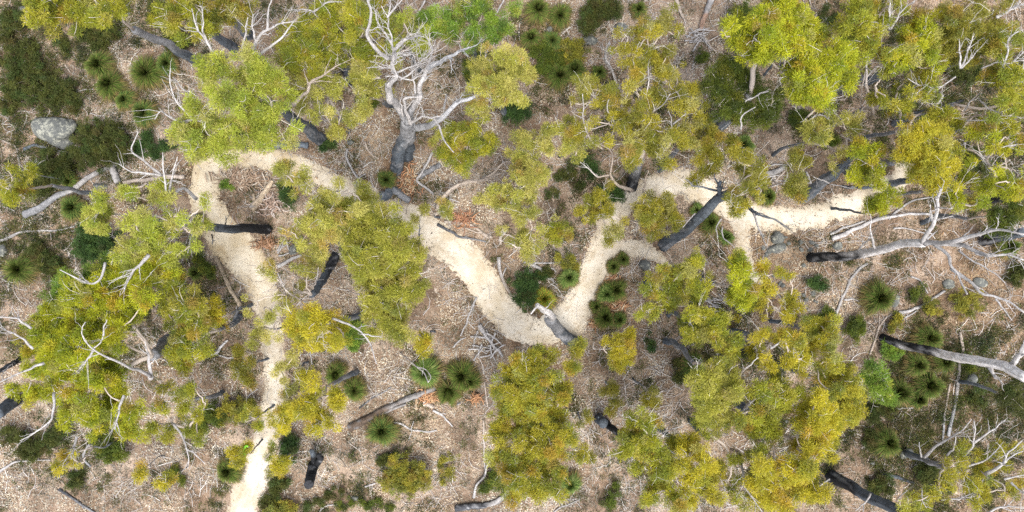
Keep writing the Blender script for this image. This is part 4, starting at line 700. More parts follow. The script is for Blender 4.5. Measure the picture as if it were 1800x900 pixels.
# ---------------------------------------------------------------- dead trees
dead_tree('dead_tree', 'big two stemmed dead grey tree with twisted white limbs above the trail', (696,303),
  [(702,265,1.6),(714,235,3.0),(716,212,4.2)], [
  ([(716,215,4),(700,190,5.0),(685,165,6.0),(682,150,6.6)],dict(r0=.21,r1=.14,c0=GREY*1.3,c1=PALE*.85,twig=0)),
  ([(682,152,6.6),(695,135,7.2),(690,115,7.6),(694,85,8.2)],dict(r0=.10,r1=.06,twig=10,tl=.8)),
  ([(683,103,7.8),(665,90,8.2),(650,70,8.6),(647,45,8.9),(652,20,9.2),(646,0,9.4)],dict(r0=.085,r1=.04,twig=2)),
  ([(692,110,7.8),(690,80,8.4),(686,55,8.8),(681,30,9.2),(670,10,9.4)],dict(r0=.05,twig=4)),
  ([(690,80,8.4),(672,55,8.9),(662,35,9.2),(661,18,9.4)],dict(r0=.045,twig=5)),([(681,30,9.2),(695,12,9.5),(707,0,9.7)],dict(r0=.045,twig=2)),([(683,28,9.2),(687,0,9.6)],dict(r0=.035,twig=1)),
  ([(693,88,8.2),(712,72,8.5),(730,64,8.8),(745,64,9)],dict(r0=.07,twig=6,tl=.7)),([(697,80,8.3),(715,66,8.6),(735,57,8.9)],dict(r0=.04,twig=4)),
  ([(716,216,4.2),(728,190,5.2),(740,160,6.0),(752,120,6.8),(765,110,7.0)],dict(r0=.17,r1=.08,c0=GREY*1.3,twig=2)),
  ([(752,120,6.8),(780,105,7.3),(800,95,7.6),(825,83,7.9)],dict(r0=.11,r1=.04,c0=GREY*1.3,c1=GREY*1.6,twig=3)),
  ([(754,112,6.9),(760,90,7.4),(755,75,7.8),(747,60,8.1)],dict(r0=.05,twig=3)),([(760,90,7.4),(755,75,7.7),(756,58,8)],dict(r0=.04,twig=0)),
  ([(704,140,6.9),(725,125,7.2),(745,105,7.5),(760,90,7.8)],dict(r0=.045,twig=9,tl=.5)),([(698,128,7.0),(725,115,7.3),(752,108,7.5)],dict(r0=.04,twig=8,tl=.5)),([(695,132,7),(720,140,7.1),(757,127,7.2)],dict(r0=.035,twig=6)),([(730,165,6.2),(727,140,6.6),(723,115,7)],dict(r0=.045,twig=4)),
  ([(722,218,4.6),(712,190,5.4),(711,175,5.9),(725,172,6.1),(741,169,6.3)],dict(r0=.085,r1=.05,twig=1)),([(708,205,4.8),(705,180,5.4),(711,155,6)],dict(r0=.05,twig=0)),
  ([(724,215,4.6),(740,205,5.3),(762,207,5.7),(780,203,6)],dict(r0=.075,r1=.03,twig=2)),([(763,207,5.7),(770,222,6),(778,245,6.3),(798,268,6.6)],dict(r0=.06,r1=.02,twig=0)),([(728,212,4.8),(733,200,5.3),(738,190,5.6)],dict(r0=.04,twig=5)),
  ([(725,225,3.6),(755,222,4.2),(778,205,4.8),(805,180,5.3),(835,168,5.7),(853,160,5.9)],dict(r0=.16,r1=.08,c0=GREY*1.2,c1=GREY*1.6,twig=2,rough=.5)),([(838,175,5.7),(850,173,5.9),(864,172,6)],dict(r0=.045,twig=0))],
  .25, .22, c0=SLATE*.9, c1=GREY*1.15, seed=1, trunks=[((715,278),[(716,250,1.8),(720,222,3.5)],.24,.2)])
dead_tree('dead_tree', 'dead tree with charred black foot and wide white fork over the right clearing', (1425,453),
  [(1470,450,1.9),(1520,445,3.6),(1560,436,4.9),(1590,428,5.9),(1625,427,6.8)], [
  ([(1625,427,6.8),(1660,425,7.6),(1700,420,8.4),(1740,408,9.1),(1770,408,9.6),(1800,412,10)],dict(r0=.12,r1=.03,twig=6)),([(1722,415,8.7),(1735,405,9),(1746,402,9.2)],dict(r0=.035,twig=0)),
  ([(1622,426,6.8),(1632,402,7.3),(1642,385,7.6),(1648,358,8),(1654,332,8.4)],dict(r0=.10,r1=.05,twig=5)),([(1640,390,7.5),(1635,372,7.8),(1636,360,8)],dict(r0=.05,twig=1)),([(1643,388,7.6),(1658,383,7.9),(1676,380,8.1)],dict(r0=.03,twig=3)),([(1630,420,7),(1642,410,7.2),(1648,405,7.3)],dict(r0=.05,twig=0)),
  ([(1655,428,7.4),(1690,432,8),(1715,445,8.5),(1745,448,9),(1775,450,9.3),(1800,457,9.6)],dict(r0=.10,r1=.03,twig=5)),([(1715,446,8.5),(1735,450,8.8),(1757,440,9)],dict(r0=.04,twig=1)),
  ([(1643,430,7.2),(1660,445,7.6),(1672,470,8),(1687,495,8.4),(1700,517,8.7)],dict(r0=.075,r1=.03,twig=1)),([(1672,472,8),(1695,490,8.4),(1720,510,8.8),(1750,523,9.2),(1775,533,9.5),(1800,549,9.8)],dict(r0=.07,r1=.03,twig=1)),([(1750,525,9.2),(1765,545,9.4),(1779,563,9.6)],dict(r0=.035,twig=0)),
  ([(1685,440,7.9),(1705,455,8.3),(1740,475,8.8),(1767,497,9.2)],dict(r0=.04,twig=2)),
  ([(1540,441,4.3),(1533,415,4.9),(1531,395,5.2),(1530,377,5.5)],dict(r0=.07,twig=1)),([(1505,447,3.2),(1520,425,3.9),(1535,405,4.4)],dict(r0=.06,twig=4)),([(1593,427,5.9),(1594,418,6.2)],dict(r0=.03,twig=0))],
  .19, .12, c0=BURNT, c1=PALE*1.35, seed=2)
dead_tree('dead_tree', 'thick dead trunk, black below and bleached white above, leaning to the right edge', (1551,593),
  [(1600,610,2.0),(1640,619,3.2),(1680,628,4.4),(1730,636,5.8),(1765,643,6.7),(1792,658,7.4),(1808,666,7.8)], [
  ([(1775,645,6.8),(1787,632,7.1),(1795,618,7.3),(1800,606,7.5)],dict(r0=.13,r1=.08,twig=1)),([(1737,637,6),(1742,650,6.2),(1750,665,6.4)],dict(r0=.11,r1=.05,twig=2)),([(1748,634,6),(1752,628,6.2)],dict(r0=.05,twig=0)),([(1745,655,6.2),(1762,658,6.4),(1768,662,6.5)],dict(r0=.02,twig=0))],
  .15, .15, c0=BURNT, c1=PALE*1.65, seed=3)
dead_tree('snag', 'dark bare trunk with small white branches near the bottom edge, right', (1462,838),
  [(1490,852,1.5),(1525,873,3.0),(1568,893,4.6),(1590,905,5.4)], [([(1458,842,.6),(1450,848,.9),(1438,856,1.2)],dict(r0=.05,r1=.02,twig=0)),([(1530,868,4),(1522,882,4.3),(1504,898,4.6)],dict(r0=.045,r1=.02,twig=2)),([(1518,888,4.4),(1518,898,4.6)],dict(r0=.03,twig=0))],
  .24, .16, c0=BURNT*1.4, c1=SLATE, seed=4, cat='dead trunk')
dead_tree('snag', 'crooked grey snag with broken white top leaning across the sandy dip', (1020,606),
  [(1005,600,.9),(990,588,1.9),(975,572,2.8),(966,560,3.6)], [([(966,562,3.5),(972,556,3.9),(962,548,4.2),(950,541,4.5),(944,536,4.7)],dict(r0=.17,r1=.11,twig=1)),([(946,537,4.7),(940,543,4.8),(933,552,4.8)],dict(r0=.06,r1=.03,twig=0)),([(975,556,3.8),(968,549,4.1),(955,541,4.4)],dict(r0=.09,r1=.06,twig=0))],
  .25, .19, c0=SLATE*.55, c1=GREY, seed=5, cat='dead trunk')
dead_tree('snag', 'short burnt out black stump standing right of the lower trail', (553,812),
  [(548,828,.7),(545,842,1.2),(543,852,1.6)], [([(553,812,.5),(551,800,.7),(547,792,.9)],dict(r0=.16,r1=.12,c0=BURNT,c1=SLATE,twig=0,dp=0)),([(556,815,.5),(564,808,.9),(560,800,1.2)],dict(r0=.18,r1=.12,c0=BURNT,c1=BURNT*1.5,twig=0,dp=0))],
  .2, .17, c0=BURNT, c1=BURNT*2, seed=6, cat='burnt stump')
dead_tree('snag', 'dark stump top standing in the gully left of the wide yellow gum', (1052,735), [(1056,739,.7),(1061,744,1.5)], [([(1056,738,1),(1052,733,1.3)],dict(r0=.06,r1=.05,c0=BURNT,c1=SLATE,twig=0,dp=0))], 
  .18, .17, c0=BURNT*2, c1=SLATE*.8, seed=7, cat='burnt stump')
dead_tree('snag', 'thin black trunk at the left edge just below the biggest gum\'s flank', (35,632), [(18,642,1.2),(0,652,2.2),(-15,660,3)], [([(22,640,1.4),(10,648,2),(2,662,2.5)],dict(r0=.03,twig=1,c0=PALE))], .1, .07, c0=BURNT*1.5, c1=SLATE, seed=8, cat='dead trunk')
dead_tree('snag', 'thick black trunk at the left edge pointing at the biggest gum', (35,697), [(15,712,1.3),(-5,728,2.4)], [([(0,728,2.2),(-8,738,2.6)],dict(r0=.05,twig=1))], .24, .2, c0=BURNT*1.3, c1=SLATE, seed=9, cat='dead trunk')
dead_tree('snag', 'black trunk at the right edge beneath the dead tree\'s upper tip', (1728,424), [(1760,416,1.6),(1800,408,3.2)], [([(1790,410,2.8),(1800,400,3.2)],dict(r0=.04,twig=1))], .2, .16, c0=BURNT*1.2, c1=SLATE, seed=10, cat='dead trunk')
dead_tree('snag', 'black trunk in the shade above the right clearing', (1724,354), [(1745,350,1.3),(1775,345,2.6)], [([(1765,348,2.2),(1778,352,2.6)],dict(r0=.04,twig=1,c0=BURNT,c1=SLATE))], .17, .14, c0=BURNT, c1=BURNT*2, seed=11, cat='dead trunk')
dead_tree('snag', 'slender twisted dead stem left of the tall olive gum', (1085,150), [(1078,130,.8),(1068,115,1.6),(1064,95,2.4),(1072,76,3.0)], [([(1070,112,1.8),(1073,100,2.2),(1074,92,2.5)],dict(r0=.03,twig=1)),([(1098,105,2),(1092,96,2.4),(1088,88,2.7)],dict(r0=.03,twig=0))], .06, .03, c0=PINK, c1=PALE*.85, seed=12)
dead_tree('snag', 'thin white dead stem bowed over the grass trees in the lower middle', (700,618), [(718,632,1.0),(733,645,1.8),(745,655,2.3),(753,672,2.8)], [([(733,645,1.8),(748,650,2.3),(757,662,2.6),(753,672,2.7)],dict(r0=.03,twig=1,dp=0))], .035, .02, c0=PINK, c1=PALE, seed=13)
dead_tree('snag', 'bare forked stem with dark and white arms over the upper trail', (1310,345), [(1312,358,.8),(1322,370,1.4),(1328,377,1.8)], [([(1327,375,1.8),(1350,383,2.2),(1370,390,2.5),(1388,403,2.8)],dict(r0=.06,r1=.03,c0=SLATE,c1=GREY,twig=2)),([(1325,375,1.8),(1332,395,2.2),(1340,415,2.6),(1347,431,2.9)],dict(r0=.05,r1=.025,twig=3)),([(1322,370,1.6),(1340,376,1.9),(1358,384,2.1)],dict(r0=.035,c0=SLATE,c1=GREY,twig=1))], .09, .06, c0=BURNT*2.5, c1=SLATE, seed=14)

# ---------------------------------------------------------------- fallen timber
F = fallen
F('fallen_log', 'long straight grey log lying below the boulder', [(48,378),(75,366),(140,326),(190,298),(213,287)], .15, .075, GREY*1.2, PALE*.7, 'fallen log', seed=1)
F('fallen_log', 'short thick grey log end jammed under the long straight log', [(201,290),(208,310),(213,322)], .15, .12, PALE*.7, PALE*.8, 'fallen log', seed=2)
F('fallen_log', 'pale split log running to the left side of the trail loop', [(222,322),(260,316),(300,313),(329,312)], .08, .09, PINK*.9, PINK, 'fallen log', seed=3, forks=[[(232,328),(250,330),(262,322)]])
F('fallen_branch', 'long thin bowed grey branch at the left edge below the long straight log', [(-5,428),(30,412),(60,405),(95,407),(135,398)], .06, .03, PALE*.7, PALE*.7, seed=4, twig=2)
F('fallen_branch', 'cracked dark and white deadwood at the foot of the boulder', [(46,263),(68,256),(90,262),(118,268),(134,267)], .07, .03, SLATE, PALE*.8, seed=5, forks=[[(66,254),(90,267),(110,270)]])
F('fallen_branch', 'crooked weathered stick between the boulder and the left edge gum', [(8,248),(28,257),(35,275),(38,300)], .045, .02, PINK*.7, PALE*.7, seed=6)
F('fallen_branch', 'forked grey stick at the left edge above the dark bushes', [(0,65),(10,60),(18,48)], .04, .03, PALE*.8, PALE*.8, seed=7)
F('fallen_branch', 'little Y shaped white stick left of the grass tree group', [(60,122),(72,118),(80,121)], .03, .02, seed=8, forks=[[(68,118),(62,114)]])
F('fallen_branch', 'white forked stick below the pair of grass trees', [(136,163),(150,159),(167,158)], .035, .02, seed=9, forks=[[(147,160),(158,155)]])
F('fallen_branch', 'short upright looking stick left of the grass tree pair', [(116,115),(120,121),(124,127)], .035, .02, PINK, PINK, seed=10)
F('fallen_branch', 'spiky grey dead branch above the boulder at the left edge', [(0,172),(14,178),(32,175)], .04, .015, seed=11, twig=5, forks=[[(14,178),(15,192)],[(0,200),(18,209)]])
F('fallen_log', 'blue grey log lying along the top edge of the trail loop', [(478,259),(500,256),(520,255),(543,257)], .13, .12, SLATE, SLATE*1.2, 'fallen log', seed=12)
F('fallen_log', 'thin charred log beside the blue grey log at the loop top', [(398,262),(420,260),(445,259),(452,260)], .05, .07, BURNT*1.5, BURNT*2, 'fallen log', seed=13)
F('fallen_log', 'smooth tan log with stubby fork inside the trail loop', [(447,369),(458,356),(470,338),(482,318)], .14, .10, TAN*1.1, TAN, 'fallen log', seed=14, forks=[[(455,362),(450,350),(449,341)]], rough=.15)
F('fallen_branch', 'brown rotted pole along the left bank of the trail', [(383,452),(398,485),(412,512),(427,537)], .07, .08, TAN*.8, TAN, seed=15)
F('fallen_branch', 'weathered fork end at the foot of the brown rotted pole', [(428,537),(420,550),(412,568),(402,578)], .06, .05, GREY, BURNT*2, seed=16)
F('fallen_branch', 'split white fallen limb between the trail and the yellow gum crown', [(375,622),(385,618),(395,605),(404,597)], .07, .04, PALE*.9, PALE, seed=17, forks=[[(380,620),(400,628),(427,629)],[(415,632),(421,652),(430,672)]])
F('fallen_branch', 'grey bough lying from the trail bend toward the dark leaning trunk', [(492,468),(505,462),(520,454),(534,449)], .08, .05, PALE*.8, PALE*.8, seed=18)
for i, q in enumerate([[(490,440),(505,432),(519,420)],[(492,446),(500,432),(505,420)],[(508,424),(510,436),(514,447)],[(494,450),(507,447),(520,440)],[(498,428),(492,445)]]):
    F('stick', 'white stick in the small heap right of the trail loop\'s black trunk', q, .035, .015, cat='stick', group='heap of sticks by the black trunk', seed=20+i, lift=.02*i)
F('fallen_branch', 'bent grey branch left of the dead grey tree\'s foot', [(611,262),(611,280),(622,300),(632,315)], .05, .04, PALE*.75, PALE*.75, seed=26)
F('fallen_branch', 'short curved branch close to the bent grey branch', [(626,330),(632,315),(645,306)], .035, .02, PALE*.75, PALE*.7, seed=27)
F('fallen_branch', 'pair of thin sticks upper left of the dead grey tree\'s foot', [(642,250),(652,270),(667,280)], .035, .03, PINK, PINK, seed=28, forks=[[(655,272),(662,284)]])
F('fallen_log', 'blue grey elbow of wood below the dead grey tree', [(671,347),(682,344),(690,333),(702,340),(722,355)], .2, .12, SLATE*1.1, GREY, 'fallen log', seed=29)
F('fallen_branch', 'long zigzag white branch right of the dead grey tree\'s foot', [(761,268),(750,290),(744,303),(735,320),(752,332),(763,342)], .05, .045, PALE, PALE*.8, seed=30, arch=.2)
F('fallen_branch', 'great arching pinkish branch right of the zigzag white one', [(770,368),(780,350),(800,332),(825,321),(848,318),(880,305)], .10, .05, PINK*1.1, PINK, seed=31, arch=.7, twig=5, forks=[[(845,318),(870,305),(885,290),(900,285)]])
F('fallen_log', 'shadowed grey log beneath the great arching branch', [(738,312),(752,303),(775,290)], .12, .09, GREY, GREY*.8, 'fallen log', seed=32)
F('fallen_branch', 'slim straight branch under the great arching branch', [(773,345),(790,350),(808,356)], .035, .02, seed=33)
F('fallen_branch', 'pale bough lying across the trail edge above the sandy dip', [(782,390),(810,392),(838,402),(850,412),(866,418)], .06, .05, PINK, PINK*1.1, seed=34, forks=[[(812,400),(840,408),(862,420)]], twig=2)
F('fallen_branch', 'dark curved bough in front of the pale one at the trail edge', [(770,395),(795,410),(815,418),(855,425)], .06, .03, BURNT*4, GREY, seed=35, twig=3)
F('fallen_branch', 'hooked grey branch where the loose pale gum meets the trail', [(880,430),(880,418),(892,404)], .06, .05, PINK, PALE*.7, seed=36)
F('fallen_log', 'grey split log lying along the right bank of the descending trail', [(877,452),(878,475),(886,498),(900,520)], .07, .05, PALE*.8, PINK, 'fallen log', seed=37, forks=[[(890,470),(884,485),(892,505)]])
F('fallen_branch', 'thin pole leaning on the left bank of the descending trail', [(838,522),(828,545),(818,572),(810,590)], .04, .025, PALE*.85, PALE*.8, seed=38, forks=[[(835,528),(830,560)]])
F('fallen_branch', 'second thin pole end below the leaning pole', [(797,610),(808,598),(820,592)], .04, .02, PALE*.8, PALE*.8, seed=39)
r_ = np.random.default_rng(3)
F('fallen_branch', 'thickest white branch through the stick heap below the trail', [(843,570),(850,583),(862,600),(874,612),(884,625)], .085, .04, PALE*.8, PALE, seed=40, lift=.1)
for i in range(15):
    cx_, cy_ = r_.uniform(832, 876), r_.uniform(588, 626); a_ = r_.uniform(-1.2, .7) if i % 3 else r_.uniform(1.2, 2.0); l_ = r_.uniform(10, 22)
    F('stick', 'bleached stick in the big loose heap just below the sandy dip', [(cx_-l_*math.cos(a_), cy_-l_*math.sin(a_)), (cx_+r_.normal(0, 2), cy_+r_.normal(0, 2)), (cx_+l_*math.cos(a_), cy_+l_*math.sin(a_))], .038, .014, PALE*.85, PALE*.95, 'stick', 'bleached sticks heaped below the sandy dip', seed=50+i, lift=.02*i)
for i in range(13):
    a_ = r_.uniform(-1.1, 1.0); cx_, cy_ = r_.uniform(1212, 1238), r_.uniform(55, 82); l_ = r_.uniform(12, 24)
    F('stick', 'white stick in the spiky heap near the top edge', [(cx_-l_*math.cos(a_), cy_-l_*math.sin(a_)), (cx_, cy_+r_.normal(0, 2)), (cx_+l_*math.cos(a_), cy_+l_*math.sin(a_))], .032, .012, PALE*.85, PALE, 'stick', 'white sticks heaped near the top edge', seed=70+i, lift=.02*i)
F('fallen_log', 'grey and rust splintered log running into the spiky stick heap', [(1250,-5),(1243,15),(1234,38),(1228,58)], .13, .08, PALE*.7, np.array((.30,.20,.15)), 'fallen log', seed=86, rough=.6)
F('fallen_branch', 'thin bent branch leaving the spiky stick heap', [(1234,42),(1236,65),(1245,82),(1257,95)], .035, .03, PALE*.8, PINK, seed=87)
F('fallen_log', 'curved weathered log at the top edge left of the spiky heap', [(1186,-5),(1192,15),(1200,35)], .08, .05, PINK, PINK*.8, 'fallen log', seed=88)
for i in range(9):
    a_ = r_.uniform(-.2, .9); cx_, cy_ = r_.uniform(1248, 1272), r_.uniform(522, 545); l_ = r_.uniform(8, 16)
    F('stick', 'grey stick in the small heap between two yellow crowns, lower right', [(cx_-l_*math.cos(a_), cy_-l_*math.sin(a_)), (cx_, cy_+r_.normal(0, 2)), (cx_+l_*math.cos(a_), cy_+l_*math.sin(a_))], .03, .012, PALE*.8, PALE*.9, 'stick', 'grey sticks heaped between yellow crowns', seed=90+i, lift=.015*i)
F('fallen_branch', 'broad splintered white limb above the green shrub at the trail bend', [(925,462),(945,470),(958,484),(972,492)], .08, .06, PALE*.9, PALE*.8, seed=100, forks=[[(920,461),(955,463),(990,462)],[(955,474),(970,472),(976,478)]], twig=3)
F('fallen_branch', 'thin white stick pointing to the trail bend from the splintered limb', [(967,498),(978,505),(988,519)], .03, .02, seed=101)
F('rotting_log', 'long crumbling two piece log, brown and black, in the lower middle', [(617,748),(650,733),(680,716),(705,705),(735,694),(766,680)], .13, .10, np.array((.12,.09,.07)), PALE*.6, 'rotting log', seed=102, rough=.8, forks=[[(640,742),(680,720),(715,708)]])
F('fallen_branch', 'thin dead stem parallel to the crumbling log', [(634,715),(655,700),(672,690),(690,678)], .03, .02, BURNT*3, GREY, seed=103)
F('fallen_branch', 'curved white stick below the crumbling log', [(688,741),(705,743),(725,754),(750,758),(768,755)], .04, .03, PALE, PALE*.9, seed=104, forks=[[(728,738),(724,755),(718,775)]])
F('fallen_branch', 'white fork right of the crumbling log\'s rusty end', [(762,720),(775,727),(786,738),(796,749)], .05, .03, PALE, PALE, seed=105, forks=[[(772,725),(785,727)]])
F('fallen_log', 'stubby pale wedge of wood at the crumbling log\'s rusty end', [(745,705),(755,710),(764,714)], .09, .07, PINK*1.1, PINK, 'fallen log', seed=106, rough=.6)
F('fallen_branch', 'small dark stick right of the grass tree trio', [(793,715),(802,711),(810,707)], .04, .03, BURNT*4, GREY, seed=107)
F('fallen_branch', 'upper thin vertical pole left of the long orange brown crown', [(851,670),(854,690),(857,714)], .03, .025, PINK, PINK*1.1, seed=108)
F('fallen_branch', 'lower thin vertical pole left of the long orange brown crown', [(850,738),(851,765),(850,795),(853,825)], .035, .03, PINK*1.1, PALE*.8, seed=109)
F('fallen_branch', 'bleached bent branch ending near the bottom log', [(833,873),(838,850),(852,832),(862,808),(875,798)], .055, .03, PALE*.9, PALE*.9, seed=110, arch=.15, forks=[[(855,826),(860,790),(868,770)]])
F('fallen_log', 'dark charred log with a pale cut end at the bottom edge', [(800,891),(825,888),(850,886),(878,876),(895,860)], .13, .08, BURNT*3, PALE*.7, 'fallen log', seed=111, rough=.6)
F('fallen_branch', 'short white stick left of the low dark scrub at the bottom', [(644,852),(653,849),(662,846)], .04, .03, seed=112)
F('fallen_branch', 'forked white stick at the bottom edge near the black stump', [(563,900),(570,890),(585,884),(600,884)], .035, .02, seed=113, forks=[[(566,893),(570,880),(575,876)]])
F('fallen_branch', 'knotted white branch piece on the lower trail\'s right bank', [(476,878),(484,884),(488,893)], .05, .03, seed=114, forks=[[(486,890),(496,882),(503,876)],[(482,882),(485,872),(492,862)]])
F('fallen_branch', 'curved grey branch with dark shadow line, bottom left', [(-5,833),(15,820),(35,808),(65,806),(95,806)], .065, .02, PALE*.8, PALE*.7, seed=115, twig=2)
F('fallen_branch', 'dark broken branch in bare litter near the bottom left edge', [(107,858),(125,870),(145,885),(172,900)], .05, .04, BURNT*4, GREY, seed=116, forks=[[(143,880),(150,892)]])
F('fallen_branch', 'zigzag pale branch in the hollow below the biggest gum', [(165,778),(155,790),(155,805),(165,818)], .06, .04, PALE*.7, GREY, seed=117)
F('fallen_branch', 'small white curl of wood on open litter, lower left', [(432,720),(436,700),(445,690),(456,682)], .035, .02, PALE, PALE, seed=118, forks=[[(436,700),(434,722)]])
F('fallen_log', 'pale grey log end right of the narrow yellow crown\'s left side', [(1343,307),(1360,303),(1382,292)], .12, .09, PALE*.8, PALE*.8, 'fallen log', seed=119)
for i, q in enumerate([[(1330,322),(1355,318),(1380,318)],[(1332,334),(1352,330),(1375,322)],[(1338,340),(1352,320),(1362,305)],[(1342,295),(1360,290),(1380,290)],[(1335,328),(1350,312),(1370,308)],[(1375,325),(1382,310),(1378,295)]]):
    F('stick', 'pale stick tangled under the pale upper log', q, .035, .015, cat='stick', group='tangle of sticks under the pale upper log', seed=120+i, lift=.03*i)
F('fallen_branch', 'two legged white branch left of the blue grey leaning trunk', [(1417,302),(1422,312),(1427,324)], .04, .03, seed=127, forks=[[(1415,310),(1418,320),(1430,324)]])
F('fallen_branch', 'dark thin log at the right end of the trail under the small bright gum', [(1478,328),(1500,330),(1536,330)], .06, .05, BURNT*2, SLATE, seed=128)
F('black_log', 'long black log among the gums at right', [(1608,200),(1640,192),(1665,184),(1697,175)], .11, .06, BURNT, BURNT*1.5, 'fallen log', seed=129)
F('fallen_branch', 'thin black branch slanting above the long black log', [(1682,148),(1702,138),(1725,126)], .05, .04, BURNT, BURNT*2, seed=130)
F('fallen_branch', 'silver dead stub standing on the long black log', [(1647,185),(1652,172),(1655,160)], .06, .04, PALE*.9, PALE*.7, seed=131, arch=.3)
F('fallen_branch', 'pale pole lying between the small bright gum and the white fork', [(1460,420),(1490,408),(1530,390),(1560,380)], .10, .06, PALE*.85, PALE*.9, seed=132, forks=[[(1458,412),(1485,400),(1520,388)]])
F('fallen_branch', 'long white pole meeting the dead tree\'s upper branch', [(1545,385),(1575,378),(1605,376),(1637,377)], .06, .04, PALE, PALE, seed=133, arch=.2, twig=2)
F('fallen_branch', 'upper bent grey branch of the right clearing', [(1560,385),(1575,372),(1600,355),(1640,346)], .05, .03, PALE*.8, PALE*.8, seed=134)
F('fallen_branch', 'thin horizontal stick in the middle of the right clearing', [(1568,402),(1590,401),(1615,408),(1640,411)], .035, .02, PALE*.85, PALE*.8, seed=135, twig=1)
F('fallen_branch', 'bow shaped grey branch below the charred foot of the dead tree', [(1463,567),(1472,540),(1483,512),(1495,490),(1507,473),(1522,463)], .055, .045, PALE*.75, PALE*.8, seed=136)
F('fallen_branch', 'white side branch touching the bow shaped grey branch', [(1482,527),(1500,526),(1512,532),(1523,541)], .045, .02, PALE*.9, PALE*.8, seed=137, twig=3)
F('fallen_branch', 'thin pinkish pole at the black and white trunk\'s foot', [(1529,623),(1537,595),(1545,575),(1558,556)], .04, .03, PINK, PINK*1.1, seed=138, forks=[[(1540,585),(1545,565),(1545,553)]])
F('fallen_log', 'weathered fork lying in the middle of the right clearing', [(1577,550),(1595,546),(1612,540),(1630,528),(1657,511)], .07, .05, PALE*.8, PALE*.7, 'fallen log', seed=139, forks=[[(1588,558),(1602,552),(1612,542)]])
F('fallen_branch', 'crooked thin stick above the weathered fork', [(1598,486),(1612,492),(1618,500),(1628,515)], .035, .03, PALE*.75, PALE*.7, seed=140)
F('fallen_branch', 'long dark and grey pole running down from under the black and white trunk', [(1686,583),(1690,610),(1689,650),(1684,700),(1676,735),(1669,768)], .055, .065, PINK*.9, GREY*1.2, seed=141)
F('fallen_branch', 'thinner pole alongside the long dark and grey pole', [(1672,675),(1668,705),(1662,735),(1660,778)], .04, .04, PINK*.9, GREY*1.3, seed=142)
F('fallen_branch', 'short pale stick below the pale fresh green tree', [(1572,721),(1590,719),(1608,718)], .035, .03, seed=143, forks=[[(1582,735),(1590,722)]])
F('fallen_log', 'grey log half hidden among scrub beside the bottom right gum', [(1553,836),(1575,840),(1592,845),(1610,850)], .09, .05, SLATE*1.2, BURNT*2, 'fallen log', seed=144)
F('fallen_branch', 'thin bleached stick in the gully beside the long orange brown crown', [(972,900),(985,890),(1005,882),(1020,876)], .03, .02, PALE*.8, PALE*.7, seed=145, twig=3)
F('fallen_branch', 'pale stick caught beside the top edge, right of the dead grey tree', [(725,40),(735,22),(747,0)], .04, .03, PINK, PALE*.9, seed=146)
F('fallen_branch', 'white stick standing out above the pale feathery crown', [(849,111),(854,98),(860,83)], .04, .025, seed=147)
F('fallen_branch', 'thin twig near the top edge above the pale feathery crown', [(860,40),(872,25),(886,0)], .035, .03, PALE*.8, PALE*.8, seed=148)
F('fallen_branch', 'pale bare stick rising beside the dead tree\'s right limb', [(780,192),(783,178),(785,165)], .045, .03, PALE*.75, PALE*.75, seed=149)

# ---------------------------------------------------------------- rocks
rock('boulder', 'large pale granite boulder speckled with lichen beside a dark bush', 97, 231, 38, 25, .52, -.30, seed=2, cat='boulder')
rock('rock', 'pale split rock near the top edge above the open litter', 1036, 70, 14, 8, .2, -.1, seed=3)
rock('rock', 'flat whitish rock next to the tall olive gum\'s upper crown', 1090, 48, 13, 7, .12, .1, seed=4)
rock('rock', 'narrow white rock between dark bushes near the top edge', 965, 55, 6, 11, .16, -.4, seed=5)
rock('rock', 'mossy grey rock beside the sand spur', 1368, 418, 12, 11, .25, .2, seed=6)
rock('rock', 'flat pale rock below the mossy grey rock at the sand spur', 1367, 437, 15, 8, .16, .3, seed=7)
rock('rock', 'small pale stone under the broken end of the white poles', 1471, 432, 8, 7, .14, .3, seed=8)
rock('rock', 'charcoal grey round rock beside the small sand side path', 1134, 466, 11, 9, .22, 0, seed=9)
rock('rock', 'dark blocky rock pair piece left of the greenish yellow gum', 1172, 483, 12, 7, .2, -.6, seed=10)
rock('rock', 'round grey rock under the dead tree\'s lower white arm', 1666, 499, 11, 8, .12, .2, seed=11)
rock('rock', 'rough grey rock behind the dead tree\'s lowest white arm', 1722, 497, 13, 8, .12, -.3, seed=12)
rock('rock', 'long white slab right of the bow shaped branch', 1573, 530, 6, 13, .12, -.5, seed=13)
rock('rock', 'blue grey rock under the bleached end of the leaning dead trunk', 1711, 667, 9, 9, .2, .3, seed=14)
rock('rock', 'cream stone lying by the upper end of the bent grey branch', 616, 251, 6, 4, .1, .1, seed=15)
rock('rock', 'small dark stone under the long straight log', 178, 328, 12, 5, .12, -.1, seed=16)
rock('rock', 'grey stone at the upper left edge under yellow leaves', 45, 17, 8, 6, .15, 0, seed=17)
rock('rock', 'grey stone at the top edge near the first gum crown', 222, 18, 6, 10, .15, .1, seed=18)
rock('rock', 'grey stone at the left edge below the thin bowed branch', 6, 440, 8, 10, .2, 0, seed=19)
rock('rock', 'dull grey stone beside the dark stump in the grass tree hollow', 1598, 800, 12, 8, .18, .4, seed=20)
rock('rock', 'tiny blue grey stone left of the dark grass tree\'s foot', 1538, 817, 4, 3, .07, 0, seed=21)
rock('rock', 'grey stone near the heap of sticks right of the loop\'s black trunk', 532, 418, 4, 4, .08, 0, seed=22)
rock('rock', 'grey stone half buried right of the heap of sticks by the loop', 518, 440, 7, 9, .18, 0, seed=23)
rock('rock', 'loose pale stone in the orange rimmed thicket', 1383, 741, 4, 3, .08, 0, seed=24)
rock('rock', 'pale stone in low scrub at the bottom edge near the black stump', 625, 873, 7, 4, .1, 0, seed=25)
rs = np.random.default_rng(44)
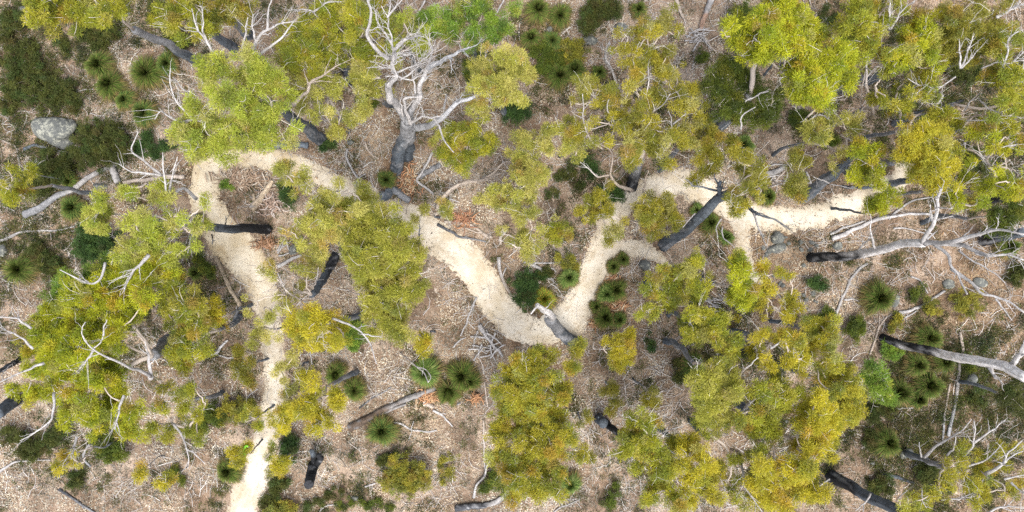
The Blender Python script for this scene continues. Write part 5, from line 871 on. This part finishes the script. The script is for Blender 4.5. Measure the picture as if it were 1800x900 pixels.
for i in range(26):
    px_, py_ = rs.uniform(1330, 1440), rs.uniform(400, 540)
    if trail_depth(*[np.array([v]) for v in W(px_, py_)])[0] > -.05: continue
    rock('stone', 'small pale stone scattered around the sand spur', px_, py_, rs.uniform(2.5, 6), rs.uniform(2, 4.5), rs.uniform(.05, .1), rs.uniform(0, 3), seed=30+i, cat='stone', group='stones around the sand spur')

# ---------------------------------------------------------------- grass trees
G = grass_tree
for a in [
 (168,108,22,'upper grass tree of the overlapping pair left of centre in the top left clearing','dg'),
 (188,146,23,'brighter lower grass tree of the pair in the top left clearing','dg'),
 (252,127,26,'large grass tree left of the slate trunk in the top left clearing','dg'),
 (250,195,20,'brownish grass tree directly below the large one in the top left clearing','br'),
 (288,108,18,'dark grass tree squeezed between the large one and the slate trunk','br'),
 (215,172,16,'faded shadowy grass tree touching the pair in the top left clearing','br'),
 (123,363,20,'yellowing grass tree just under the long straight log','br'),
 (118,318,13,'fresh grassy grass tree above the long straight log','dg'),
 (25,475,26,'dim grass tree at the left edge below the boulder and the logs','dg'),
 (622,686,18,'small grass tree nearest the left end of the crumbling log','dg'),
 (586,656,18,'grass tree partly under the golden gum beside the trail','dg'),
 (746,657,25,'pale fringed grass tree under the bowed white stem','lt'),
 (812,661,23,'upper grass tree of the trio right of the crumbling log','dg'),
 (826,672,16,'rightmost small grass tree of the trio beside the crumbling log','dg'),
 (790,686,23,'lower grass tree of the trio at the crumbling log\'s rusty end','dg'),
 (668,756,25,'dark round grass tree below the middle of the crumbling log','br'),
 (678,315,15,'tufty grass tree at the foot of the dead grey tree','br'),
 (1000,487,18,'light fronded grass tree inside the trail\'s V bend','lt'),
 (958,526,18,'golden fanned grass tree behind the leaning snag\'s top','yl'),
 (1080,468,12,'small grass tree at the right edge of the trail below the fork','dg'),
 (1097,456,11,'smallest grass tree at the mouth of the little side path','dg'),
 (1084,511,18,'upright grass tree above the rusty bark heap right of the trail','dg'),
 (1068,518,15,'pale fronded grass tree touching the upright one by the rusty bark','lt'),
 (1050,540,11,'little dark grass tree leaning onto the trail\'s right bank','dg'),
 (1064,560,16,'grass tree just below the rusty bark heap','dg'),
 (1090,562,13,'faint grass tree right of the one below the rusty bark heap','br'),
 (1222,643,20,'grass tree in the shaded hollow between yellow crowns','dg'),
 (1550,525,27,'big brushy grass tree in the right clearing with brown inner side','dg'),
 (1640,597,22,'grass tree hard above the black part of the leaning dead trunk','dg'),
 (1671,641,18,'neat grass tree tucked under the leaning dead trunk','dg'),
 (1622,646,19,'grass tree left of the neat one under the leaning dead trunk','dg'),
 (1641,680,24,'large hazy grass tree in the right hand cluster','dg'),
 (1588,694,24,'grass tree touching the pale fresh green tree','dg'),
 (1625,707,16,'small grass tree wedged below the large hazy one','dg'),
 (1573,787,25,'perfectly round dark grass tree alone at lower right','dg'),
 (1780,435,18,'grass tree between the dead tree\'s outer white tips','dg'),
 (945,12,22,'grass tree at the top edge beside the fresh green gum','dg'),
 (985,22,20,'grass tree at the top edge next to the narrow white rock','dg'),
 (935,63,17,'round grass tree left of the narrow white rock','dg'),
 (972,66,16,'very dark grass tree right below the narrow white rock','br'),
 (985,130,20,'dim grass tree in the green patch above the centre','dg'),
 (1012,120,18,'bluish grass tree at the right of the green patch above the centre','dg'),
 (1055,125,13,'small grass tree left of the twisted dead stem','dg'),
 (1125,15,13,'small grass tree at the top edge above the olive gum','dg'),
 (1310,255,18,'fan shaped grass tree below the deep green shaded crown','lt'),
 (1355,345,15,'grass tree on the upper trail\'s edge beside the tangle of sticks','dg'),
 (1278,418,14,'bright grass tree right of the thick slate trunk','lt'),
 (1255,392,17,'grass tree touching the thick slate trunk','dg'),
 (1228,368,12,'little grass tree above the thick slate trunk','lt'),
 (400,830,20,'shaggy green grass tree on the left bank of the lower trail','dg'),
 (968,730,14,'bluish grass tree glimpsed in the long orange brown crown','lt'),
 (1005,855,17,'fresh grass tree at the lower right of the long orange brown crown','lt'),
 (1425,208,13,'shaded grass tree below the brilliant crown\'s right end','dg'),
 (1740,830,14,'dark grass tree behind the white branches at lower right','br'),
 (345,480,13,'grass tree hidden between the biggest gum and the rotted pole','dg'),
 (350,325+60,9,'grass tuft like tree under the dead white limbs by the loop','dg'),
]:
    grass_tree(*a[:4], pal=a[4], seed=int(a[0]*7+a[1]), h=.75 if a[2] > 14 else .45, n=2300 if a[2] > 14 else 1300)

# ---------------------------------------------------------------- shrubs
def S(label, blobs, pal, seed, **k): return shrub(k.pop('name', 'shrub'), label, bl(blobs), pal, seed=seed, group='shrubs under the gums', **k)
S('big dark olive bush against the granite boulder\'s right side', '172,248,34 155,240,26 190,252,28 172,270,26 160,262,22 190,235,22', 'db', 1, h=.9)
S('wide shadowy bush above the boulder', '45,145,26 75,160,28 100,150,24 95,170,24 60,170,22 120,160,18 125,175,14', 'db', 2, h=.6, dens=.8)
S('purplish dark bush at the left edge below the forked grey stick', '20,85,22 40,80,18 30,105,20 50,95,16 10,110,18', 'db', 3, h=.5, dens=.7)
S('dark bush left of the wide shadowy bush', '20,130,20 40,118,20 60,115,16 8,150,18', 'db', 4, h=.5, dens=.7)
S('scattered dark bush between the first gum crown and the grass tree pair', '155,58,15 170,65,15 140,52,12 180,72,10 165,78,10 150,70,10', 'db', 5, h=.4)
S('narrow dark bush right of the scattered one under the first gum crown', '188,50,10 195,60,9 180,42,8 203,64,6', 'db', 6, h=.4)
S('small dark bush below the first gum crown', '105,75,10 112,82,9', 'db', 7, h=.35)
S('sprawling olive bush above the spiky grey dead branch', '20,165,16 10,185,14', 'db', 8, h=.5)
S('large shaded bush beneath the boulder', '80,285,24 100,300,22 75,310,20 110,280,16 60,325,16', 'db', 9, h=.7)
S('deep green bush below the yellowing grass tree', '165,420,26 150,410,20 180,435,22 160,440,22 145,430,18', 'dg', 10, h=.8)
S('low green bush left of the fallen pale split log', '255,250,14 240,262,12 270,265,14 290,255,12 262,240,10', 'dg', 11, h=.4)
S('dark bush between the left edge and the biggest gum', '75,455,18 95,465,16 60,440,14 90,480,14', 'db', 12, h=.5)
S('dark bush in the hollow under the biggest gum\'s lower left', '45,780,16 60,795,15 90,770,18 110,755,16 35,765,12 75,780,14 40,800,12', 'db', 13, h=.6)
S('dark green bush in the hollow below the biggest gum', '185,775,16 200,790,16 170,765,14 190,805,13 210,800,13 180,790,13', 'dk', 14, h=.7)
S('low olive bush under the isolated yellow sapling', '130,840,12 140,848,9 125,850,8', 'db', 15, h=.35)
S('olive bush left of the lower trail above the shaggy grass tree', '375,725,16 360,740,14 345,755,14 385,735,11', 'dk', 16, h=.7)
S('dark bush left of the narrow trail beneath the light yellow sapling', '405,715,16 420,728,16 395,730,12 440,712,10', 'ol', 17, h=.7)
S('green bush under the sparse yellow gum sprays', '310,830,12 300,840,10 320,845,8', 'dk', 18, h=.4)
S('charred looking blackish bush at the lower trail\'s right edge', '505,782,12 515,775,12 500,795,9 520,790,9 512,800,7', 'dg', 19, h=.6)
S('rusty brown bush right of the lower trail at the bottom edge', '490,845,12 480,860,12 500,850,10 485,875,10 470,885,10', 'db', 20, h=.4)
S('olive grass bush at the bottom edge beside the lower trail', '495,890,14 480,895,12 508,895,11', 'ol', 21, h=.5)
S('vivid green bush under the white bowed limb of the golden gum', '620,580,16 630,592,14 615,598,14 625,608,12 635,575,10 612,570,10', 'gr', 22, h=1.0)
S('deep green shrub in the shade right of the trail loop', '500,330,14 505,345,12 512,355,10 498,345,10', 'dg', 23, h=.7)
S('small green tuft inside the trail loop\'s left rim', '397,326,7 404,325,7 391,328,5', 'gr', 24, h=.3)
S('green shrub between the slate trunk foot and the blue grey log', '570,250,10 578,256,9 565,258,7', 'dg', 25, h=.5)
S('bright olive shrub alone below the dark round grass tree', '700,830,20 720,840,20 690,845,17 730,850,16 710,855,18 745,840,12 695,815,12 735,830,12', 'ol', 26, h=.8, cat='shrub')
S('dark low scrub left of the bright olive shrub\'s top', '680,805,10 695,800,9 670,812,8', 'db', 27, h=.35)
S('thin olive scrub right of the bright olive shrub', '785,820,12 778,808,11 790,838,10 775,845,9 795,805,8', 'ol', 28, h=.4, dens=.7)
S('flat green scrub along the bottom edge under the bright olive shrub', '640,890,13 660,885,12 690,892,11 620,880,10 600,890,10', 'dk', 29, h=.3, dens=.7)
S('dark scrub at the bottom between the stump and the bright olive shrub', '560,885,11 580,872,10 545,890,10 600,862,9', 'db', 30, h=.3, dens=.8)
S('green scrub in front of the long orange brown crown\'s lower left', '860,850,12 870,840,12 850,862,9 880,855,9', 'dk', 31, h=.5)
S('leafy dark green shrub just inside the trail\'s V bend', '922,505,20 930,520,18 915,525,17 925,490,14 935,500,13', 'dg', 32, h=.9)
S('little green shrub above the leafy one in the V bend', '952,487,8 946,482,6', 'dg', 33, h=.35)
S('olive shrub left of the light fronded grass tree in the V bend', '1010,470,12 1005,455,10 992,465,10 980,455,9', 'ol', 34, h=.5, dens=.8)
S('dark pointed shrub right of the sparse litter, under the deep green crown', '905,185,18 895,170,14 915,195,14 900,200,14 912,175,12', 'dg', 35, h=.8)
S('green patch shrub above the centre beside the dim grass tree', '970,95,16 955,85,14 985,100,14 940,90,11 965,112,13 950,120,11', 'dk', 36, h=.6)
S('softer olive shrub right of the green patch above the centre', '1005,85,16 1018,90,13 1000,100,13 1010,105,11', 'ol', 37, h=.6)
S('big dark bush at the top edge above the pale split rock', '1045,10,20 1065,8,20 1035,20,16 1080,14,14 1040,35,18 1030,42,14 1055,28,14', 'db', 38, h=.9)
S('brown green low bush beside the pale sapling left of the golden spray', '955,485,10 962,478,8', 'db', 39, h=.3)
S('dark bush near the top edge beside the brilliant crown', '1310,20,14 1325,28,12 1300,30,12 1315,42,9', 'dk', 40, h=.7)
S('grey green feathery bush at the top between two gums', '1450,30,18 1435,40,14 1465,38,14 1470,22,12', 'db', 41, h=1.1, dens=.7)
S('small green bush left of the deep green shaded crown', '1235,98,9 1228,104,7', 'dk', 42, h=.4)
S('dark shrub between the leaning pale gum and the blue grey trunk', '1460,238,12 1470,248,10 1455,250,9', 'dk', 43, h=.6)
S('dense dark green bush alone in the right clearing', '1437,498,11 1428,494,8 1447,502,9 1452,497,6', 'dg', 44, h=.5)
S('yellow green bush below the lowest white arm of the dead tree', '1700,535,16 1715,528,12 1690,528,12 1720,542,9 1705,550,9', 'ol', 45, h=.6, dens=.9)
S('olive bush beside the weathered fork in the right clearing', '1637,535,9 1632,545,9 1640,548,7', 'ol', 46, h=.5)
S('pale olive bush below the big brushy grass tree', '1573,570,10 1580,562,9 1568,578,7', 'ol', 47, h=.4)
S('green bush right above the weathered fork', '1612,520,11 1620,510,9 1605,512,8', 'dk', 48, h=.4, dens=.8)
S('mixed green bush left of the black and white trunk\'s foot', '1505,570,13 1515,580,11 1498,582,11 1510,562,10 1508,592,9', 'dk', 49, h=.5)
S('light green low bush at the black and white trunk\'s foot', '1570,612,12 1580,620,11 1560,620,10 1572,628,9', 'gr', 50, h=.5, dens=.8)
S('olive bush above the burnt orange crown', '1448,560,10 1458,550,10 1465,558,8', 'dk', 51, h=.5)
S('dark bush beneath the pale fresh green tree', '1550,720,14 1565,728,13 1545,735,12 1575,715,10 1535,722,9', 'db', 52, h=.5)
S('dark bush directly left of the round dark grass tree', '1535,780,11 1545,795,10 1540,770,9', 'db', 53, h=.4)
S('dark bush under the fallen grey log at lower right', '1550,860,15 1570,870,13 1545,875,12 1560,848,10', 'db', 54, h=.5)
S('low green bush at the leaning dead trunk\'s lower side', '1700,640,10 1712,645,9 1720,650,7', 'dk', 55, h=.35, dens=.8)
S('dark bush at the right edge above the dull green crown', '1795,480,14 1790,495,11 1798,465,10', 'db', 56, h=.5)
S('low dark scrub in the litter right of the round golden sapling', '1145,600,9 1150,612,8 1143,590,6', 'dg', 57, h=.3, dens=.8)
S('dark scrub at the shaded hollow\'s left rim', '1195,640,11 1200,655,10 1190,665,9', 'db', 58, h=.4)
S('olive brown scrub in the bottom gully', '1080,870,11 1070,880,10 1085,855,9 1075,890,8', 'dk', 59, h=.4, dens=.8)
S('green undershrub below the brilliant crown near the white twigs', '1395,205,11 1408,200,9 1400,215,8', 'dk', 60, h=.4)
S('dim bush in the forest corner, far upper left edge', '8,20,20 18,40,16 5,50,15', 'db', 61, h=.7, dens=.8)
S('shaded bush between the two gums at the top left', '275,15,16 285,35,14 265,28,12 295,70,12', 'db', 62, h=.7)
S('shaded bush right of the dark leaning trunk at the top', '300,75,14 320,70,12 310,90,10', 'db', 63, h=.6)
S('leafy bush under the light green gum\'s lower side', '350,455,11 360,470,11 372,480,9', 'dk', 64, h=.6)
S('green bush beneath the dead tree\'s long right limb', '845,95,12 830,110,12 820,130,10 850,115,9', 'dk', 65, h=.6)
S('dark bush below the small round yellow green crown', '645,165,14 655,175,12 635,170,11', 'dk', 66, h=.7)
S('green bush partly under the round golden sapling', '1097,635,10 1088,640,8', 'gr', 67, h=.5)
S('dark patch of scrub under the tall olive gum\'s left side', '1000,300,12 985,310,11 1015,330,11 970,340,10', 'db', 68, h=.4, dens=.8)
S('dark green patch beneath the tall olive gum\'s lowest limb', '1075,345,12 1060,335,10 1088,340,10', 'dg', 69, h=.5)
S('green scrub left of the tall olive gum\'s lowest limb', '1035,290,14 1045,300,12 1025,275,12', 'dg', 70, h=.6)
S('dim bush under the wide dull olive crown', '1690,120,16 1710,130,14 1730,110,13', 'db', 71, h=.8)
S('dim bush at the right edge under the broad crown', '1720,265,14 1712,280,13 1735,300,12', 'db', 72, h=.8)
S('brown bush left of the bottom right gum\'s white twigs', '1640,835,13 1655,828,12 1670,860,11 1630,845,10', 'db', 73, h=.6)
S('dull green bush right of the long dark and grey pole', '1720,705,12 1735,712,11 1728,695,9', 'db', 74, h=.4, dens=.8)
S('scrub at the left edge below the thick black trunk', '8,760,12 20,770,10 5,778,9', 'db', 75, h=.4, dens=.8)

# ---------------------------------------------------------------- heaps of rusty bark, ribbon
def bark_heap(label, cx_, cy_, rx_, ry_, n, seed, cols):
    r = np.random.default_rng(seed); k = HALF_W/900; x0, y0 = W(cx_, cy_); z0 = float(zt(x0, y0)); P = []; R = []; C = []
    for i in range(n):
        x = x0+r.normal(0, rx_*k*.45); y = y0+r.normal(0, ry_*k*.45); a = r.uniform(0, 6.28); L = r.uniform(.15, .5); s = np.linspace(-.5, .5, 6)
        b = r.normal(0, .3)*L
        q = np.stack([x+np.cos(a)*s*L-np.sin(a)*b*s*s*4, y+np.sin(a)*s*L+np.cos(a)*b*s*s*4, zt(x, y)+.04+r.uniform(0, .16)+r.normal(0, .1)*s], 1)
        P.append(q); R.append(np.array([.4, .9, 1, 1, .9, .4])*r.uniform(.012, .03)); C.append(np.tile(cols[r.integers(len(cols))], (6, 1))*r.uniform(.8, 1.2))
    mb = MB(); tubes(mb, np.array(P), np.array(R), np.array(C), 4, .2, seed)
    o = mb.build('bark_heap', M_TINT, None, np.array([x0, y0, z0])); tag(o, label, 'bark heap')
RU = [np.array(c) for c in ((.42, .23, .12), (.34, .18, .10), (.46, .31, .18), (.28, .16, .10), (.46, .37, .26))]
bark_heap('heap of bright rusty bark strips at the dead grey tree\'s foot', 718, 320, 22, 32, 120, 1, RU)
bark_heap('heap of orange bark and dead skirts between grass trees right of the trail', 1082, 537, 26, 16, 120, 2, RU)
bark_heap('orange bark scraps beside the upright grass tree\'s top', 1078, 493, 14, 8, 50, 3, RU)
bark_heap('red orange crumbled wood at the end of the crumbling log', 752, 696, 18, 9, 80, 4, RU[:3])
bark_heap('orange bark scraps under the little dark grass tree on the bank', 1046, 565, 12, 10, 40, 5, RU)
bark_heap('brown mulch heap filling the top of the trail loop', 425, 315, 46, 18, 240, 6, [np.array(c) for c in ((.34, .24, .17), (.27, .19, .13), (.42, .32, .23), (.5, .43, .35))])
bark_heap('dark reddish bark litter under the loop\'s black trunk foot', 470, 428, 24, 10, 70, 7, [np.array(c) for c in ((.2, .12, .07), (.28, .15, .08), (.36, .22, .14))])
bark_heap('small reddish scrap of bark right of the grass tree trio', 836, 698, 9, 8, 22, 8, RU[:2])
bark_heap('brown bark litter beneath the great arching branch', 815, 385, 22, 14, 80, 9, [np.array(c) for c in ((.3, .15, .09), (.4, .22, .12), (.25, .14, .09))])
bark_heap('loose twiggy brown mulch along the trail loop\'s inner right', 480, 360, 26, 24, 90, 10, [np.array(c) for c in ((.36, .26, .2), (.44, .38, .34), (.26, .19, .15))])

def ribbon():
    h = 2.55; c = np.array([*W(434, 791, h), h]); k = HALF_W/900*(CAM_H-h)/CAM_H
    m, nt, out = mat_new('lime_plastic'); p = nd(nt, 'ShaderNodeBsdfPrincipled', Roughness=.35)
    nt.links.new(ramp(nt, noise(nt, 9, 2), [(.3, (.28, .85, .05)), (.7, (.45, .95, .10))]), p.inputs['Base Color']); nt.links.new(p.outputs[0], out.inputs[0])
    a = np.radians(np.linspace(60, 265, 22)); rr = 5.6*k; mid = np.stack([c[0]+rr*np.cos(a), c[1]+rr*1.25*np.sin(a), c[2]+.05*np.sin(a*2)], 1)
    nr = np.stack([np.cos(a), np.sin(a), 0*a], 1); wd = (np.array([.4]+[1]*20+[.3])*.045)[:, None]; up = np.array([0, 0, .012])
    V = np.stack([mid-nr*wd, mid-nr*wd*0+up, mid+nr*wd, mid-up], 1); n = len(a)
    q = [[i*4+j, i*4+(j+1) % 4, (i+1)*4+(j+1) % 4, (i+1)*4+j] for i in range(n-1) for j in range(4)]+[[3, 2, 1, 0], [(n-1)*4, (n-1)*4+1, (n-1)*4+2, (n-1)*4+3]]
    mb = MB(); mb.add(V.reshape(-1, 3), np.array([.4, .9, .1]), q); o = mb.build('ribbon', m, None, c, True)
    tag(o, 'curl of bright lime green plastic ribbon caught in a yellow sapling beside the trail', 'ribbon')
ribbon()

# ---------------------------------------------------------------- ground cover (uncountable low growth), denser in the patches listed
PATCH = [(60,130,150,.27),(170,60,60,.10),(110,290,70,.16),(240,60,50,.1),(150,60,90,.06),(30,300,110,.16),(60,440,110,.14),(200,600,170,.10),(80,780,80,.10),(330,520,80,.10),(560,870,120,.14),(420,700,60,.08),(560,60,110,.12),(330,30,80,.14),(820,90,90,.12),(980,80,80,.14),(1050,230,110,.10),(1100,320,60,.08),(990,310,60,.05),
 (1300,160,90,.12),(1500,90,120,.16),(1650,120,150,.20),(1750,250,110,.20),(1700,330,60,.10),(1790,400,70,.16),(1380,230,70,.08),(1300,560,110,.10),(1300,700,130,.16),(1380,800,130,.14),(1150,800,80,.10),(950,740,70,.10),(1600,640,80,.12),(1520,600,60,.10),(1560,760,90,.14),(1700,560,130,.10),(1740,700,130,.24),(1700,840,150,.26),(1640,650,70,.14),(1450,780,40,.10),(1780,560,70,.06),(760,250,60,.03),(640,560,60,.06),(800,820,80,.05),(690,850,60,.06)]
def low_plants():
    r = np.random.default_rng(9); n = 42000; K = HALF_W/900
    x = r.uniform(-21.3, 21.3, n); y = r.uniform(-11.3, 11.3, n); d = trail_depth(x, y)
    px, py = x/K+900, 450-y/K; add = np.zeros(n)
    for a, b_, s, m_ in PATCH: add += m_*1.5*np.exp(-((px-a)**2+(py-b_)**2)/(s*s))
    add = np.clip(add, 0, .46)
    dens = fbm(x*.8+31, y*.8+17, 81, 4)*1.25-.125+add
    k = (d < -.14) & (r.random(n) < np.clip((dens-.56)*2.6, .022, .75)); x, y, dens, add = x[k], y[k], dens[k], add[k]
    m = len(x)
    pal = np.array([(.065, .085, .02), (.095, .12, .028), (.055, .065, .035), (.12, .14, .03), (.045, .07, .03), (.10, .09, .045), (.14, .13, .04)])
    rad = r.uniform(.06, .155, m)*np.where(r.random(m) < .2+add, 1.3+.9*add/.3*r.random(m), 1); cnt = (rad*rad*2500+10).astype(int)
    idx = np.repeat(np.arange(m), cnt); N = len(idx)
    dr = nrm(r.normal(size=(N, 3))*np.array([1, 1, .6])+np.array([0, 0, .5])); rr = rad[idx]*r.random(N)**.5
    B = np.stack([x[idx], y[idx], zt(x[idx], y[idx])+.03], 1)+dr*rr[:, None]*np.array([1, 1, .8])
    C = pal[r.integers(0, len(pal), m)][idx]*r.uniform(.55, 1.15, (N, 1))
    mb = MB(); blades(mb, B, nrm(dr+r.normal(0, .4, (N, 3))), r.uniform(.035, .09, N), r.uniform(.012, .03, N), C)
    tag(mb.build('ground_cover', M_BUSH), 'small dark green and olive tufts dotted over the leaf litter', kind='stuff')
    print('ground cover', m, N)
low_plants()
